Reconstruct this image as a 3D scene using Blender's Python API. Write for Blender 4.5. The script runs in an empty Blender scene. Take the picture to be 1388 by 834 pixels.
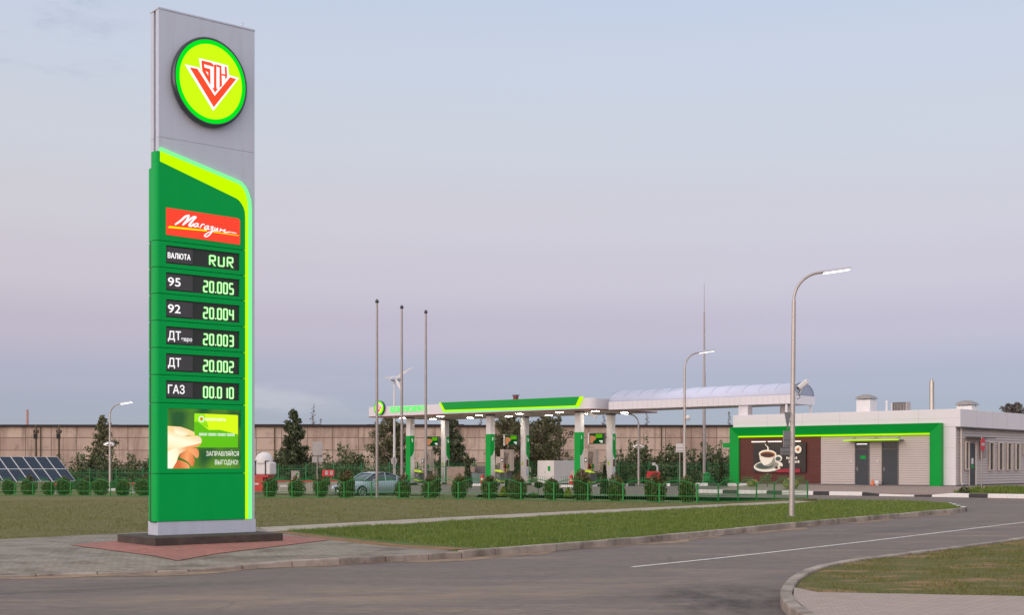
import bpy, bmesh, math, random
import numpy as np
from mathutils import Vector, Matrix

random.seed(7)
RNG = np.random.default_rng(11)
SC = bpy.context.scene
COL = SC.collection
R = math.radians
PI = math.pi


def S(r, g, b, k=1.0):
    """sRGB 0..255 to linear"""
    def f(c):
        c /= 255.0
        return (c / 12.92 if c <= .04045 else ((c + .055) / 1.055) ** 2.4) * k
    return (f(r), f(g), f(b))


# ------------------------------------------------------------------ camera
cam_d = bpy.data.cameras.new("camera")
cam = bpy.data.objects.new("camera", cam_d)
COL.objects.link(cam)
cam.location = (0, 0, 1.79)
cam.rotation_euler = (R(90), 0, 0)
cam_d.sensor_width = 36
cam_d.lens = 45.0
cam_d.shift_y = .154
cam_d.clip_start = .1
cam_d.clip_end = 8000
SC.camera = cam

# ------------------------------------------------------------------ sky and sun (dusk: the sun has just gone, behind the camera on the left)
SUN_AZ = Vector((-.62, -.78, 0)).normalized()
w = bpy.data.worlds.new("World")
SC.world = w
w.use_nodes = True
nt = w.node_tree
nt.nodes.clear()
N = nt.nodes.new
L = nt.links.new
out = N("ShaderNodeOutputWorld")
tc = N("ShaderNodeTexCoord")
sep = N("ShaderNodeSeparateXYZ")
L(tc.outputs["Generated"], sep.inputs[0])


def ramp(stops, interp='B_SPLINE' if False else 'LINEAR'):
    n = N("ShaderNodeValToRGB")
    cr = n.color_ramp
    cr.interpolation = interp
    cr.elements[0].position = stops[0][0]
    cr.elements[0].color = (*stops[0][1], 1)
    cr.elements[1].position = stops[-1][0]
    cr.elements[1].color = (*stops[-1][1], 1)
    for p, c in stops[1:-1]:
        e = cr.elements.new(p)
        e.color = (*c, 1)
    return n


east = ramp([(0, S(150, 152, 170)), (.04, S(161, 159, 174)), (.064, S(171, 164, 178)), (.104, S(191, 175, 183)), (.144, S(203, 190, 193)),
             (.19, S(207, 199, 200)), (.248, S(205, 206, 209)), (.30, S(202, 207, 216)), (.345, S(196, 204, 219)),
             (.6, S(202, 205, 213, 1.2)), (1, S(211, 209, 206, 1.4))], 'EASE')
west = ramp([(0, S(250, 221, 206, 2.8)), (.1, S(250, 221, 208, 2.7)), (.3, S(242, 223, 216, 2.3)), (.6, S(222, 214, 212, 1.8)), (1, S(211, 209, 207, 1.4))])
L(sep.outputs[2], east.inputs[0])
L(sep.outputs[2], west.inputs[0])
dot = N("ShaderNodeVectorMath")
dot.operation = 'DOT_PRODUCT'
L(tc.outputs["Generated"], dot.inputs[0])
dot.inputs[1].default_value = SUN_AZ
mr = N("ShaderNodeMapRange")
mr.interpolation_type = 'SMOOTHSTEP'
mr.inputs[1].default_value = -.05
mr.inputs[2].default_value = .95
L(dot.outputs["Value"], mr.inputs[0])
mixw = N("ShaderNodeMix")
mixw.data_type = 'RGBA'
L(mr.outputs[0], mixw.inputs[0])
L(east.outputs[0], mixw.inputs[6])
L(west.outputs[0], mixw.inputs[7])


def cloud(scale, zs, seed, lo, hi, z0, z1, z2, z3, amount, colr, prev, side=None):
    mp = N("ShaderNodeMapping")
    mp.inputs["Scale"].default_value = (scale, scale, scale * zs)
    mp.inputs["Location"].default_value = (seed, seed * .37, seed * .11)
    L(tc.outputs["Generated"], mp.inputs[0])
    nz = N("ShaderNodeTexNoise")
    nz.inputs["Scale"].default_value = 1
    nz.inputs["Detail"].default_value = 7
    nz.inputs["Roughness"].default_value = .62
    L(mp.outputs[0], nz.inputs[0])
    a = N("ShaderNodeMapRange")
    a.interpolation_type = 'SMOOTHSTEP'
    a.inputs[1].default_value = lo
    a.inputs[2].default_value = hi
    L(nz.outputs[0], a.inputs[0])

    def band(src, p, q):
        m = N("ShaderNodeMapRange")
        m.interpolation_type = 'SMOOTHSTEP'
        m.inputs[1].default_value = p
        m.inputs[2].default_value = q
        L(src, m.inputs[0])
        return m.outputs[0]

    def mul(x, y):
        m = N("ShaderNodeMath")
        m.operation = 'MULTIPLY'
        L(x, m.inputs[0])
        if isinstance(y, float):
            m.inputs[1].default_value = y
        else:
            L(y, m.inputs[1])
        return m.outputs[0]
    f = mul(a.outputs[0], band(sep.outputs[2], z0, z1))
    f = mul(f, band(sep.outputs[2], z3, z2))
    if side:
        f = mul(f, band(sep.outputs[0], side[0], side[1]))
    f = mul(f, amount)
    m = N("ShaderNodeMix")
    m.data_type = 'RGBA'
    L(f, m.inputs[0])
    L(prev, m.inputs[6])
    m.inputs[7].default_value = (*colr, 1)
    return m.outputs[2]


c1 = cloud(5, 5.0, 3.1, .5, .68, .033, .045, .06, .10, .5, S(206, 196, 200), mixw.outputs[2], (.05, -.25))
c1 = cloud(10, 3.2, 8.2, .47, .66, .26, .295, .345, .365, .42, S(158, 164, 186), c1, (-.24, -.31))
c1 = cloud(2.2, 6.0, 5.7, .45, .75, .05, .12, .3, .5, .09, S(214, 206, 212), c1)
bg = N("ShaderNodeBackground")
L(c1, bg.inputs[0])
bg.inputs[1].default_value = .93
sky = N("ShaderNodeTexSky")
sky.sky_type = 'NISHITA'
sky.sun_disc = False
sky.sun_elevation = R(3)
sky.sun_rotation = math.atan2(SUN_AZ.x, SUN_AZ.y)
bg2 = N("ShaderNodeBackground")
L(sky.outputs[0], bg2.inputs[0])
bg2.inputs[1].default_value = .05
sky.air_density = .6
sky.dust_density = .2
sky.ozone_density = 3
add = N("ShaderNodeAddShader")
L(bg.outputs[0], add.inputs[0])
L(bg2.outputs[0], add.inputs[1])
L(add.outputs[0], out.inputs[0])

sun_d = bpy.data.lights.new("sun", 'SUN')
sun_d.energy = .35
sun_d.angle = R(40)
sun_d.color = (1, .9, .82)
sun = bpy.data.objects.new("sun", sun_d)
COL.objects.link(sun)
sdir = Vector((SUN_AZ.x, SUN_AZ.y, .28)).normalized()
sun.rotation_euler = sdir.to_track_quat('Z', 'Y').to_euler()
sun.location = sdir * 200

SC.view_settings.view_transform = 'Standard'
SC.view_settings.look = 'None'
SC.view_settings.gamma = 1
SC.view_settings.exposure = .06
SC.view_settings.use_curve_mapping = False
SC.render.engine = 'CYCLES'
SC.cycles.use_denoising = True
SC.cycles.max_bounces = 6
SC.cycles.sample_clamp_indirect = 4


# ------------------------------------------------------------------ materials
def mat(name, col, rough=.6, metal=0., var=.1, vscale=2.5, bump=0., bscale=60., emit=None, estr=0., spec=.5, stretch=None, dirt=None, island=0.):
    m = bpy.data.materials.new(name)
    m.use_nodes = True
    t = m.node_tree
    b = t.nodes["Principled BSDF"]
    b.inputs["Roughness"].default_value = rough
    b.inputs["Metallic"].default_value = metal
    b.inputs["Specular IOR Level"].default_value = spec
    b.inputs["Base Color"].default_value = (*col, 1)
    tcn = t.nodes.new("ShaderNodeTexCoord")
    mp = t.nodes.new("ShaderNodeMapping")
    t.links.new(tcn.outputs["Object"], mp.inputs[0])
    if stretch:
        mp.inputs["Scale"].default_value = stretch
    src = None
    if var > 0:
        nz = t.nodes.new("ShaderNodeTexNoise")
        nz.inputs["Scale"].default_value = vscale
        nz.inputs["Detail"].default_value = 6
        nz.inputs["Roughness"].default_value = .65
        t.links.new(mp.outputs[0], nz.inputs[0])
        r = t.nodes.new("ShaderNodeValToRGB")
        r.color_ramp.elements[0].position = .3
        r.color_ramp.elements[1].position = .72
        r.color_ramp.elements[0].color = (*[c * (1 - var) for c in col], 1)
        r.color_ramp.elements[1].color = (*[min(1, c * (1 + var)) for c in col], 1)
        t.links.new(nz.outputs[0], r.inputs[0])
        src = r.outputs[0]
    if dirt:
        dcol, dscale, lo, hi, amt = dirt
        nz2 = t.nodes.new("ShaderNodeTexNoise")
        nz2.inputs["Scale"].default_value = dscale
        nz2.inputs["Detail"].default_value = 8
        nz2.inputs["Roughness"].default_value = .7
        t.links.new(mp.outputs[0], nz2.inputs[0])
        q = t.nodes.new("ShaderNodeMapRange")
        q.inputs[1].default_value = lo
        q.inputs[2].default_value = hi
        q.inputs[4].default_value = amt
        t.links.new(nz2.outputs[0], q.inputs[0])
        mx = t.nodes.new("ShaderNodeMix")
        mx.data_type = 'RGBA'
        t.links.new(q.outputs[0], mx.inputs[0])
        if src:
            t.links.new(src, mx.inputs[6])
        else:
            mx.inputs[6].default_value = (*col, 1)
        mx.inputs[7].default_value = (*dcol, 1)
        src = mx.outputs[2]
    if island:
        g = t.nodes.new("ShaderNodeNewGeometry")
        q = t.nodes.new("ShaderNodeMapRange")
        q.inputs[3].default_value = 1 - island
        q.inputs[4].default_value = 1 + island
        t.links.new(g.outputs["Random Per Island"], q.inputs[0])
        mx = t.nodes.new("ShaderNodeVectorMath")
        mx.operation = 'SCALE'
        if src:
            t.links.new(src, mx.inputs[0])
        else:
            mx.inputs[0].default_value = col
        t.links.new(q.outputs[0], mx.inputs["Scale"])
        src = mx.outputs[0]
    if src:
        t.links.new(src, b.inputs["Base Color"])
    if bump > 0:
        nb = t.nodes.new("ShaderNodeTexNoise")
        nb.inputs["Scale"].default_value = bscale
        nb.inputs["Detail"].default_value = 5
        t.links.new(tcn.outputs["Object"], nb.inputs[0])
        bn = t.nodes.new("ShaderNodeBump")
        bn.inputs["Strength"].default_value = bump
        bn.inputs["Distance"].default_value = .02
        t.links.new(nb.outputs[0], bn.inputs["Height"])
        t.links.new(bn.outputs[0], b.inputs["Normal"])
    if emit:
        b.inputs["Emission Color"].default_value = (*emit, 1)
        b.inputs["Emission Strength"].default_value = estr
    return m


def glow(name, col, k=1.0, base=None):
    return mat(name, base or tuple(c * .06 for c in col), .6, var=0, emit=col, estr=k, spec=0)


def foliage(name, dark, mid, light, tip=None, z0=0, z1=1):
    m = mat(name, mid, .55, var=0, spec=.25)
    t = m.node_tree
    b = t.nodes["Principled BSDF"]
    g = t.nodes.new("ShaderNodeNewGeometry")
    r = t.nodes.new("ShaderNodeValToRGB")
    r.color_ramp.elements[0].color = (*dark, 1)
    r.color_ramp.elements[1].color = (*light, 1)
    e = r.color_ramp.elements.new(.55)
    e.color = (*mid, 1)
    t.links.new(g.outputs["Random Per Island"], r.inputs[0])
    src = r.outputs[0]
    if tip:
        tcn = t.nodes.new("ShaderNodeTexCoord")
        sp = t.nodes.new("ShaderNodeSeparateXYZ")
        t.links.new(tcn.outputs["Object"], sp.inputs[0])
        nz = t.nodes.new("ShaderNodeTexNoise")
        nz.inputs["Scale"].default_value = 3
        t.links.new(tcn.outputs["Object"], nz.inputs[0])
        a = t.nodes.new("ShaderNodeMath")
        a.operation = 'MULTIPLY_ADD'
        t.links.new(nz.outputs[0], a.inputs[0])
        a.inputs[1].default_value = .5
        t.links.new(sp.outputs[2], a.inputs[2])
        q = t.nodes.new("ShaderNodeMapRange")
        q.inputs[1].default_value = z0 + .25
        q.inputs[2].default_value = z1 + .25
        t.links.new(a.outputs[0], q.inputs[0])
        mx = t.nodes.new("ShaderNodeMix")
        mx.data_type = 'RGBA'
        t.links.new(q.outputs[0], mx.inputs[0])
        t.links.new(src, mx.inputs[6])
        mx.inputs[7].default_value = (*tip, 1)
        src = mx.outputs[2]
    t.links.new(src, b.inputs["Base Color"])
    return m


M = {}
M['grey_sheet'] = mat("grey sheet metal", S(200, 206, 222), .42, .1, .03, .6, .02, 3, stretch=(2.5, 2.5, .3), dirt=(S(168, 168, 176), 1.6, .5, .8, .4))
M['grey_sheet_dark'] = mat("shadow gap metal", S(70, 70, 78), .6, 0, .05)
M['green'] = mat("green cladding", S(0, 176, 80), .42, 0, .05, .8, .01, 4, spec=.12, stretch=(2.5, 2.5, .3), dirt=(S(20, 150, 84), 1.6, .5, .8, .25))
M['green_panel'] = mat("green building panel", S(0, 160, 62), .42, 0, .05, .7, spec=.2)
M['dark_plate'] = mat("dark grey plate", S(72, 72, 76), .5, 0, .06)
M['display'] = mat("black display", S(46, 52, 48), .35, 0, .1)
M['rim'] = mat("dark steel rim", S(82, 86, 92), .3, .7, .08)
M['lime_led'] = glow("lime light strip", S(196, 255, 0), 1.0)
M['strip_halo'] = glow("green strip edge and spill", S(120, 250, 140), 1.2)
M['ring_led'] = glow("green lit ring", S(0, 226, 34), 1.0)
M['disc_led'] = glow("lime lit disc", S(203, 250, 20), 1.0)
M['red_led'] = glow("red lit acrylic", S(255, 78, 46), 1.0)
M['redboard_led'] = glow("red lit board", S(255, 72, 52), 1.0)
M['white_led'] = glow("white lit letters", (1, 1, 1), 1.0)
M['yellow_led'] = glow("yellow lit stroke", S(255, 236, 0), 1.0)
M['digit_core'] = glow("white green digits", S(224, 255, 206), 1.15)
M['digit_halo'] = glow("green digit glow", S(26, 190, 46), .8)
M['label_white'] = glow("white label letters", S(250, 248, 248), 1.05)
M['sign_green'] = glow("green lit letters", S(105, 250, 120), 1.0)
M['lamp_white'] = glow("white lamp", (1, .95, .88), 3.0)
M['lamp_soft'] = glow("soft lamp", (1, .95, .9), 1.6)
M['poster_lamp'] = glow("poster lamp", (1, .84, .64), 6.0)
M['canopy_lamp'] = glow("canopy lamp", (1, .92, .8), 60.0)
M['white_panel'] = mat("white composite panel", S(222, 219, 224), .42, 0, .03, .5)
M['white_paint'] = mat("white paint", S(222, 220, 220), .4, 0, .05, 1.2)
M['soffit'] = mat("soffit sheet", S(214, 204, 194), .5, 0, .04)
M['maroon'] = mat("maroon edge", S(120, 40, 50), .5, 0, .05)
M['siding'] = mat("grey siding", S(184, 174, 170), .45, .1, .04, .8)
M['wood'] = mat("brown cladding", S(92, 40, 33), .55, 0, .2, 1.2, .05, 20, stretch=(.3, 1, 9))
M['door'] = mat("dark grey door", S(68, 72, 78), .5, 0, .05, spec=.25)
M['glass_dark'] = mat("dark glass", S(38, 42, 48), .12, 0, .1, 1, spec=.35)
M['steel'] = mat("galvanised steel", S(160, 152, 150), .4, .55, .1, 3)
M['steel_lamp'] = mat("lamp post steel", S(184, 176, 172), .38, .6, .07, 2)
M['chimney'] = mat("polished steel flue", S(190, 184, 178), .36, .85, .03, 3)
M['poly'] = mat("polycarbonate", S(205, 210, 234), .25, 0, .06, .5)
M['poly_rib'] = mat("grey ribs", S(120, 126, 140), .5, .3, .05)
M['concrete'] = mat("concrete", S(172, 162, 152), .85, 0, .14, 2, .25, 30, dirt=(S(110, 100, 92), .9, .5, .75, .5))
M['dark_concrete'] = mat("dark concrete plinth", S(72, 63, 58), .85, 0, .25, 3, .3, 30, dirt=(S(104, 90, 80), 2, .5, .7, .5))
M['kerb'] = mat("kerb stone", S(164, 152, 142), .85, 0, .15, 1.6, .3, 30, dirt=(S(96, 84, 76), 1.3, .44, .66, .8), island=.2)
M['kerb_white'] = mat("white painted kerb", S(232, 230, 228), .6, 0, .08, 3, dirt=(S(150, 140, 130), 3, .56, .75, .5))
M['kerb_black'] = mat("black painted kerb", S(52, 52, 54), .6, 0, .15, 3, dirt=(S(110, 100, 92), 3, .56, .75, .5))
M['black'] = mat("black rubber", S(30, 30, 32), .7, 0, .1)
M['red'] = mat("red paint", S(206, 30, 48), .4, 0, .08)
M['fence'] = mat("green fence paint", S(20, 134, 56), .45, 0, .1, 2)
M['fence_far'] = mat("dark green fence paint", S(18, 110, 56), .5, 0, .1, 2)
M['bark'] = mat("bark", S(96, 82, 70), .9, 0, .3, 6, .4, 20)
M['brown_grey'] = mat("beige dispenser panel", S(178, 166, 156), .45, 0, .04)
M['dark_grey'] = mat("charcoal panel", S(86, 86, 90), .5, 0, .06)
M['lime'] = mat("lime plastic", S(190, 226, 20), .45, 0, .05)
M['yellow'] = mat("yellow plastic", S(220, 190, 40), .45, 0, .05)
M['sign_back'] = mat("grey sign back", S(150, 148, 150), .45, .4, .08)
M['solar'] = None


# ------------------------------------------------------------------ mesh builder
class MB:
    def __init__(s):
        s.v = []
        s.f = []
        s.m = []
        s.s = []

    def face(s, pts, m=0, smooth=False):
        b = len(s.v)
        s.v += [tuple(p) for p in pts]
        s.f.append(tuple(range(b, b + len(pts))))
        s.m.append(m)
        s.s.append(smooth)

    def box(s, x0, x1, y0, y1, z0, z1, m=0, X=None):
        b = len(s.v)
        P = [(x0, y0, z0), (x1, y0, z0), (x1, y1, z0), (x0, y1, z0), (x0, y0, z1), (x1, y0, z1), (x1, y1, z1), (x0, y1, z1)]
        if X is not None:
            P = [tuple(X @ Vector(p)) for p in P]
        s.v += P
        for f in ((0, 3, 2, 1), (4, 5, 6, 7), (0, 1, 5, 4), (1, 2, 6, 5), (2, 3, 7, 6), (3, 0, 4, 7)):
            s.f.append(tuple(b + i for i in f))
            s.m.append(m)
            s.s.append(False)
        return s

    def beam(s, p, q, wx, wz, m=0):
        """box from p to q, wx wide (horizontal), wz high"""
        p, q = Vector(p), Vector(q)
        d = q - p
        ln = d.length
        d.normalize()
        side = d.cross(Vector((0, 0, 1)))
        if side.length < 1e-4:
            side = Vector((1, 0, 0))
        side.normalize()
        up = side.cross(d)
        X = Matrix((side, d, up)).transposed().to_4x4()
        X.translation = p
        return s.box(-wx / 2, wx / 2, 0, ln, -wz / 2, wz / 2, m, X)

    def tube(s, pts, r, n=10, m=0, caps=True):
        pts = [Vector(p) for p in pts]
        rs = r if isinstance(r, (list, tuple)) else [r] * len(pts)
        rings = []
        ref = None
        for i, p in enumerate(pts):
            d = (pts[min(i + 1, len(pts) - 1)] - pts[max(i - 1, 0)]).normalized()
            if ref is None:
                ref = Vector((1, 0, 0)) if abs(d.x) < .9 else Vector((0, 1, 0))
            a = d.cross(ref)
            if a.length < 1e-5:
                a = d.cross(Vector((0, 1, .3)))
            a.normalize()
            c = d.cross(a).normalized()
            ref = c.cross(d) if False else ref
            b = len(s.v)
            for k in range(n):
                t = 2 * PI * k / n
                s.v.append(tuple(p + (a * math.cos(t) + c * math.sin(t)) * rs[i]))
            rings.append(b)
        for i in range(len(rings) - 1):
            for k in range(n):
                k2 = (k + 1) % n
                s.f.append((rings[i] + k, rings[i] + k2, rings[i + 1] + k2, rings[i + 1] + k))
                s.m.append(m)
                s.s.append(True)
        if caps:
            for b, rev in ((rings[0], True), (rings[-1], False)):
                P = [s.v[b + k] for k in range(n)]
                s.face(P[::-1] if rev else P, m)
        return s

    def cyl(s, p, q, r0, r1=None, n=16, m=0):
        return s.tube([p, q], [r0, r0 if r1 is None else r1], n, m)

    def lathe(s, prof, n=20, m=0, c=(0, 0, 0), smooth=True):
        b = len(s.v)
        for r, z in prof:
            for k in range(n):
                t = 2 * PI * k / n
                s.v.append((c[0] + r * math.cos(t), c[1] + r * math.sin(t), c[2] + z))
        for i in range(len(prof) - 1):
            for k in range(n):
                k2 = (k + 1) % n
                s.f.append((b + i * n + k, b + i * n + k2, b + (i + 1) * n + k2, b + (i + 1) * n + k))
                s.m.append(m)
                s.s.append(smooth)
        return s

    def prism(s, poly, y0, y1, m=0, mside=None, plane='xz'):
        """polygon in x-z extruded along y (y0 front), or in x-y extruded along z"""
        mside = m if mside is None else mside
        ar = sum(poly[i][0] * poly[(i + 1) % len(poly)][1] - poly[(i + 1) % len(poly)][0] * poly[i][1] for i in range(len(poly)))
        if ar < 0:
            poly = poly[::-1]
        b = len(s.v)
        n = len(poly)
        for yy in (y0, y1):
            for a, c in poly:
                s.v.append((a, yy, c) if plane == 'xz' else (a, c, yy))
        if plane == 'xz':
            s.f.append(tuple(range(b, b + n)))
            s.f.append(tuple(range(b + 2 * n - 1, b + n - 1, -1)))
        else:
            s.f.append(tuple(range(b + n - 1, b - 1, -1)))
            s.f.append(tuple(range(b + n, b + 2 * n)))
        s.m += [m, m]
        s.s += [False, False]
        for i in range(n):
            j = (i + 1) % n
            q = (b + i, b + n + i, b + n + j, b + j)
            s.f.append(q if plane == 'xz' else q[::-1])
            s.m.append(mside)
            s.s.append(False)
        return s

    def disc(s, cx, cz, r, y, n=48, m=0):
        s.face([(cx + r * math.cos(2 * PI * k / n), y, cz + r * math.sin(2 * PI * k / n)) for k in range(n)], m)
        return s

    def build(s, name, mats, parent=None, bevel=0, loc=None, seg=2):
        me = bpy.data.meshes.new(name)
        me.from_pydata(s.v, [], s.f)
        if not isinstance(mats, (list, tuple)):
            mats = [mats]
        for m in mats:
            me.materials.append(m)
        me.polygons.foreach_set("material_index", s.m)
        me.polygons.foreach_set("use_smooth", s.s)
        me.update()
        o = bpy.data.objects.new(name, me)
        COL.objects.link(o)
        if parent:
            o.parent = parent
        if loc:
            o.location = loc
        if bevel:
            b = o.modifiers.new("bevel", 'BEVEL')
            b.width = bevel
            b.segments = seg
            b.limit_method = 'ANGLE'
            b.angle_limit = R(50)
        return o


def tag(o, label, cat, group=None, kind=None):
    if label:
        o["label"] = label
        o["category"] = cat
    if group:
        o["group"] = group
    if kind:
        o["kind"] = kind
    return o


def thing(name, loc, rz, label, cat, group=None):
    o = bpy.data.objects.new(name, None)
    COL.objects.link(o)
    o.empty_display_size = .2
    o.location = loc
    o.rotation_euler = (0, 0, rz)
    return tag(o, label, cat, group)


def copy_tree(o, parent=None):
    c = o.copy()
    COL.objects.link(c)
    c.parent = parent
    for ch in list(o.children):
        copy_tree(ch, c)
    return c


def text_mesh(body, size, sx=1.0, align='LEFT', heavy=0.):
    cu = bpy.data.curves.new("txt", "FONT")
    cu.body = body
    cu.size = size
    cu.align_x = align
    o = bpy.data.objects.new("txt", cu)
    COL.objects.link(o)
    dg = bpy.context.evaluated_depsgraph_get()
    me = bpy.data.meshes.new_from_object(o.evaluated_get(dg))
    bpy.data.objects.remove(o)
    bpy.data.curves.remove(cu)
    for v in me.vertices:
        v.co.x *= sx
    return me


def text(name, body, size, x, y, z, material, parent, sx=1.0, fit=None, bold=0., rot=None, heavy=0.):
    """flat letters in the local x-z plane facing -y"""
    me = text_mesh(body, size, sx)
    xs = [v.co.x for v in me.vertices]
    x0 = min(xs)
    k = 1.0
    if fit:
        k = fit / (max(xs) - x0)
    for v in me.vertices:
        v.co = Vector(((v.co.x - x0) * k, 0, v.co.y))
    if heavy:
        bmt = bmesh.new()
        for i_, (dx_, dz_) in enumerate(((0, 0), (heavy * size, 0), (-heavy * size, 0), (0, heavy * size), (0, -heavy * size))):
            m2 = me.copy()
            m2.transform(Matrix.Translation((dx_, -i_ * .0003, dz_)))
            bmt.from_mesh(m2)
            bpy.data.meshes.remove(m2)
        bmt.to_mesh(me)
        bmt.free()
    me.materials.clear()
    me.materials.append(material)
    o = bpy.data.objects.new(name, me)
    COL.objects.link(o)
    o.parent = parent
    o.location = (x, y, z)
    if rot:
        o.rotation_euler = rot
    if bold:
        sm = o.modifiers.new("thick", 'SOLIDIFY')
        sm.thickness = bold
        sm.offset = 0
    return o


# ------------------------------------------------------------------ terrain
def smooth(t):
    t = max(0., min(1., t))
    return t * t * (3 - 2 * t)


def T(x, y):
    v = .656 * x + .755 * y
    u = .755 * x - .656 * y
    amp = .28 + .25 * smooth((u + 57) / 11)
    z = amp * smooth((v - 62.5) / 9.5)
    z -= min(.3, .0095 * max(0, -3.6 - x)) * smooth((y - 34) / 26)
    return z


def at(px, y):
    return ((px - 694) / 1735 * y, y)


def UV(u, v):
    return (u * .755 + v * .656, -u * .656 + v * .755)


def sheet(name, poly, material, dz=0., skirt=0., step=2.0, kind='structure', zadd=None):
    bm = bmesh.new()
    vs = [bm.verts.new((p[0], p[1], 0)) for p in poly]
    f = bm.faces.new(vs)
    if f.normal.z < 0 or f.calc_area() and sum(poly[i][0] * poly[(i + 1) % len(poly)][1] - poly[(i + 1) % len(poly)][0] * poly[i][1] for i in range(len(poly))) < 0:
        f.normal_flip()
    bmesh.ops.triangulate(bm, faces=bm.faces[:])
    xs = [p[0] for p in poly]
    ys = [p[1] for p in poly]
    for lo, hi, no in ((min(xs), max(xs), (1, 0, 0)), (min(ys), max(ys), (0, 1, 0))):
        c = math.ceil(lo / step) * step
        while c < hi:
            co = (c, 0, 0) if no[0] else (0, c, 0)
            bmesh.ops.bisect_plane(bm, geom=bm.verts[:] + bm.edges[:] + bm.faces[:], plane_co=co, plane_no=no, dist=1e-4)
            c += step
    if skirt:
        be = [e for e in bm.edges if len(e.link_faces) == 1]
        r = bmesh.ops.extrude_edge_only(bm, edges=be)
        low = set(g for g in r["geom"] if isinstance(g, bmesh.types.BMVert))
    else:
        low = set()
    for v in bm.verts:
        v.co.z = T(v.co.x, v.co.y) + dz - (skirt if v in low else 0) + (zadd(v.co.x, v.co.y) if zadd else 0)
    me = bpy.data.meshes.new(name)
    bm.to_mesh(me)
    bm.free()
    me.materials.append(material)
    o = bpy.data.objects.new(name, me)
    COL.objects.link(o)
    if kind:
        o["kind"] = kind
    return o


def catmull(pts, n=6):
    out_ = []
    P = [pts[0]] + list(pts) + [pts[-1]]
    for i in range(1, len(P) - 2):
        a, b, c, d = (Vector(q).to_3d() if len(q) == 2 else Vector(q) for q in (P[i - 1], P[i], P[i + 1], P[i + 2]))
        for k in range(n):
            t = k / n
            out_.append(.5 * ((2 * b) + (c - a) * t + (2 * a - 5 * b + 4 * c - d) * t * t + (3 * b - a - 3 * c + d) * t ** 3))
    out_.append(Vector(P[-2]).to_3d())
    return out_


def resample(pts, step):
    pts = [Vector((p[0], p[1], 0)) for p in pts]
    res = [pts[0]]
    acc = 0
    cur = pts[0]
    i = 1
    while i < len(pts):
        d = (pts[i] - cur).length
        if acc + d >= step:
            cur = cur + (pts[i] - cur) * ((step - acc) / d)
            res.append(cur)
            acc = 0
        else:
            acc += d
            cur = pts[i]
            i += 1
    if acc > .3 * step:
        res.append(pts[-1])
    return res


def kerb(name, pts, mats, side=1, wd=.15, top=.012, bot=-.24, step=1.0, cyc=None, gap=.006):
    P = resample(pts, step)
    mb = MB()
    for i in range(len(P) - 1):
        a, b = P[i], P[i + 1]
        d = (b - a).normalized()
        a0 = a + d * gap
        b0 = b - d * gap
        j = random.uniform(-.006, .006)

        def nrm(k):
            dd = (P[min(k + 1, len(P) - 1)] - P[max(k - 1, 0)]).normalized()
            return Vector((dd.y, -dd.x, 0)) * side
        na, nb = nrm(i), nrm(i + 1)
        q = [a0, b0, b0 + nb * wd, a0 + na * wd]
        tops = []
        bots = []
        for p in q:
            zz = T(p.x, p.y)
            tops.append((p.x, p.y, zz + (top(i + (0 if len(tops) in (0, 3) else 1)) if callable(top) else top) + (0 if callable(top) else j)))
            bots.append((p.x, p.y, zz + bot))
        m = cyc(i) if cyc else 0
        base = len(mb.v)
        mb.v += bots + tops
        fs = [(0, 3, 2, 1), (4, 5, 6, 7), (0, 1, 5, 4), (1, 2, 6, 5), (2, 3, 7, 6), (3, 0, 4, 7)]
        if side < 0:
            fs = [f[::-1] for f in fs]
        for f in fs:
            mb.f.append(tuple(base + k for k in f))
            mb.m.append(m)
            mb.s.append(False)
    o = mb.build(name, mats, bevel=.02)
    o["kind"] = "structure"
    return o


# --- ground materials
def ground_mat(name, cols, scales, rough=.95, bump=.5, bscale=25, stretch=(1, 1, 1), rot=0.):
    m = bpy.data.materials.new(name)
    m.use_nodes = True
    t = m.node_tree
    b = t.nodes["Principled BSDF"]
    b.inputs["Roughness"].default_value = rough
    b.inputs["Specular IOR Level"].default_value = .3
    tcn = t.nodes.new("ShaderNodeTexCoord")
    mp = t.nodes.new("ShaderNodeMapping")
    mp.inputs["Scale"].default_value = stretch
    mp.inputs["Rotation"].default_value = (0, 0, rot)
    t.links.new(tcn.outputs["Object"], mp.inputs[0])
    src = None
    for i, (c, sc) in enumerate(zip(cols, scales)):
        if src is None:
            rgb = t.nodes.new("ShaderNodeRGB")
            rgb.outputs[0].default_value = (*c, 1)
            src = rgb.outputs[0]
            continue
        nz = t.nodes.new("ShaderNodeTexNoise")
        nz.inputs["Scale"].default_value = sc[0]
        nz.inputs["Detail"].default_value = 8
        nz.inputs["Roughness"].default_value = .68
        t.links.new(mp.outputs[0], nz.inputs[0])
        q = t.nodes.new("ShaderNodeMapRange")
        q.inputs[1].default_value = sc[1]
        q.inputs[2].default_value = sc[2]
        q.inputs[4].default_value = sc[3]
        t.links.new(nz.outputs[0], q.inputs[0])
        mx = t.nodes.new("ShaderNodeMix")
        mx.data_type = 'RGBA'
        t.links.new(q.outputs[0], mx.inputs[0])
        t.links.new(src, mx.inputs[6])
        mx.inputs[7].default_value = (*c, 1)
        src = mx.outputs[2]
    t.links.new(src, b.inputs["Base Color"])
    nb = t.nodes.new("ShaderNodeTexNoise")
    nb.inputs["Scale"].default_value = bscale
    nb.inputs["Detail"].default_value = 6
    t.links.new(tcn.outputs["Object"], nb.inputs[0])
    bn = t.nodes.new("ShaderNodeBump")
    bn.inputs["Strength"].default_value = bump
    bn.inputs["Distance"].default_value = .02
    t.links.new(nb.outputs[0], bn.inputs["Height"])
    t.links.new(bn.outputs[0], b.inputs["Normal"])
    return m


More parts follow.
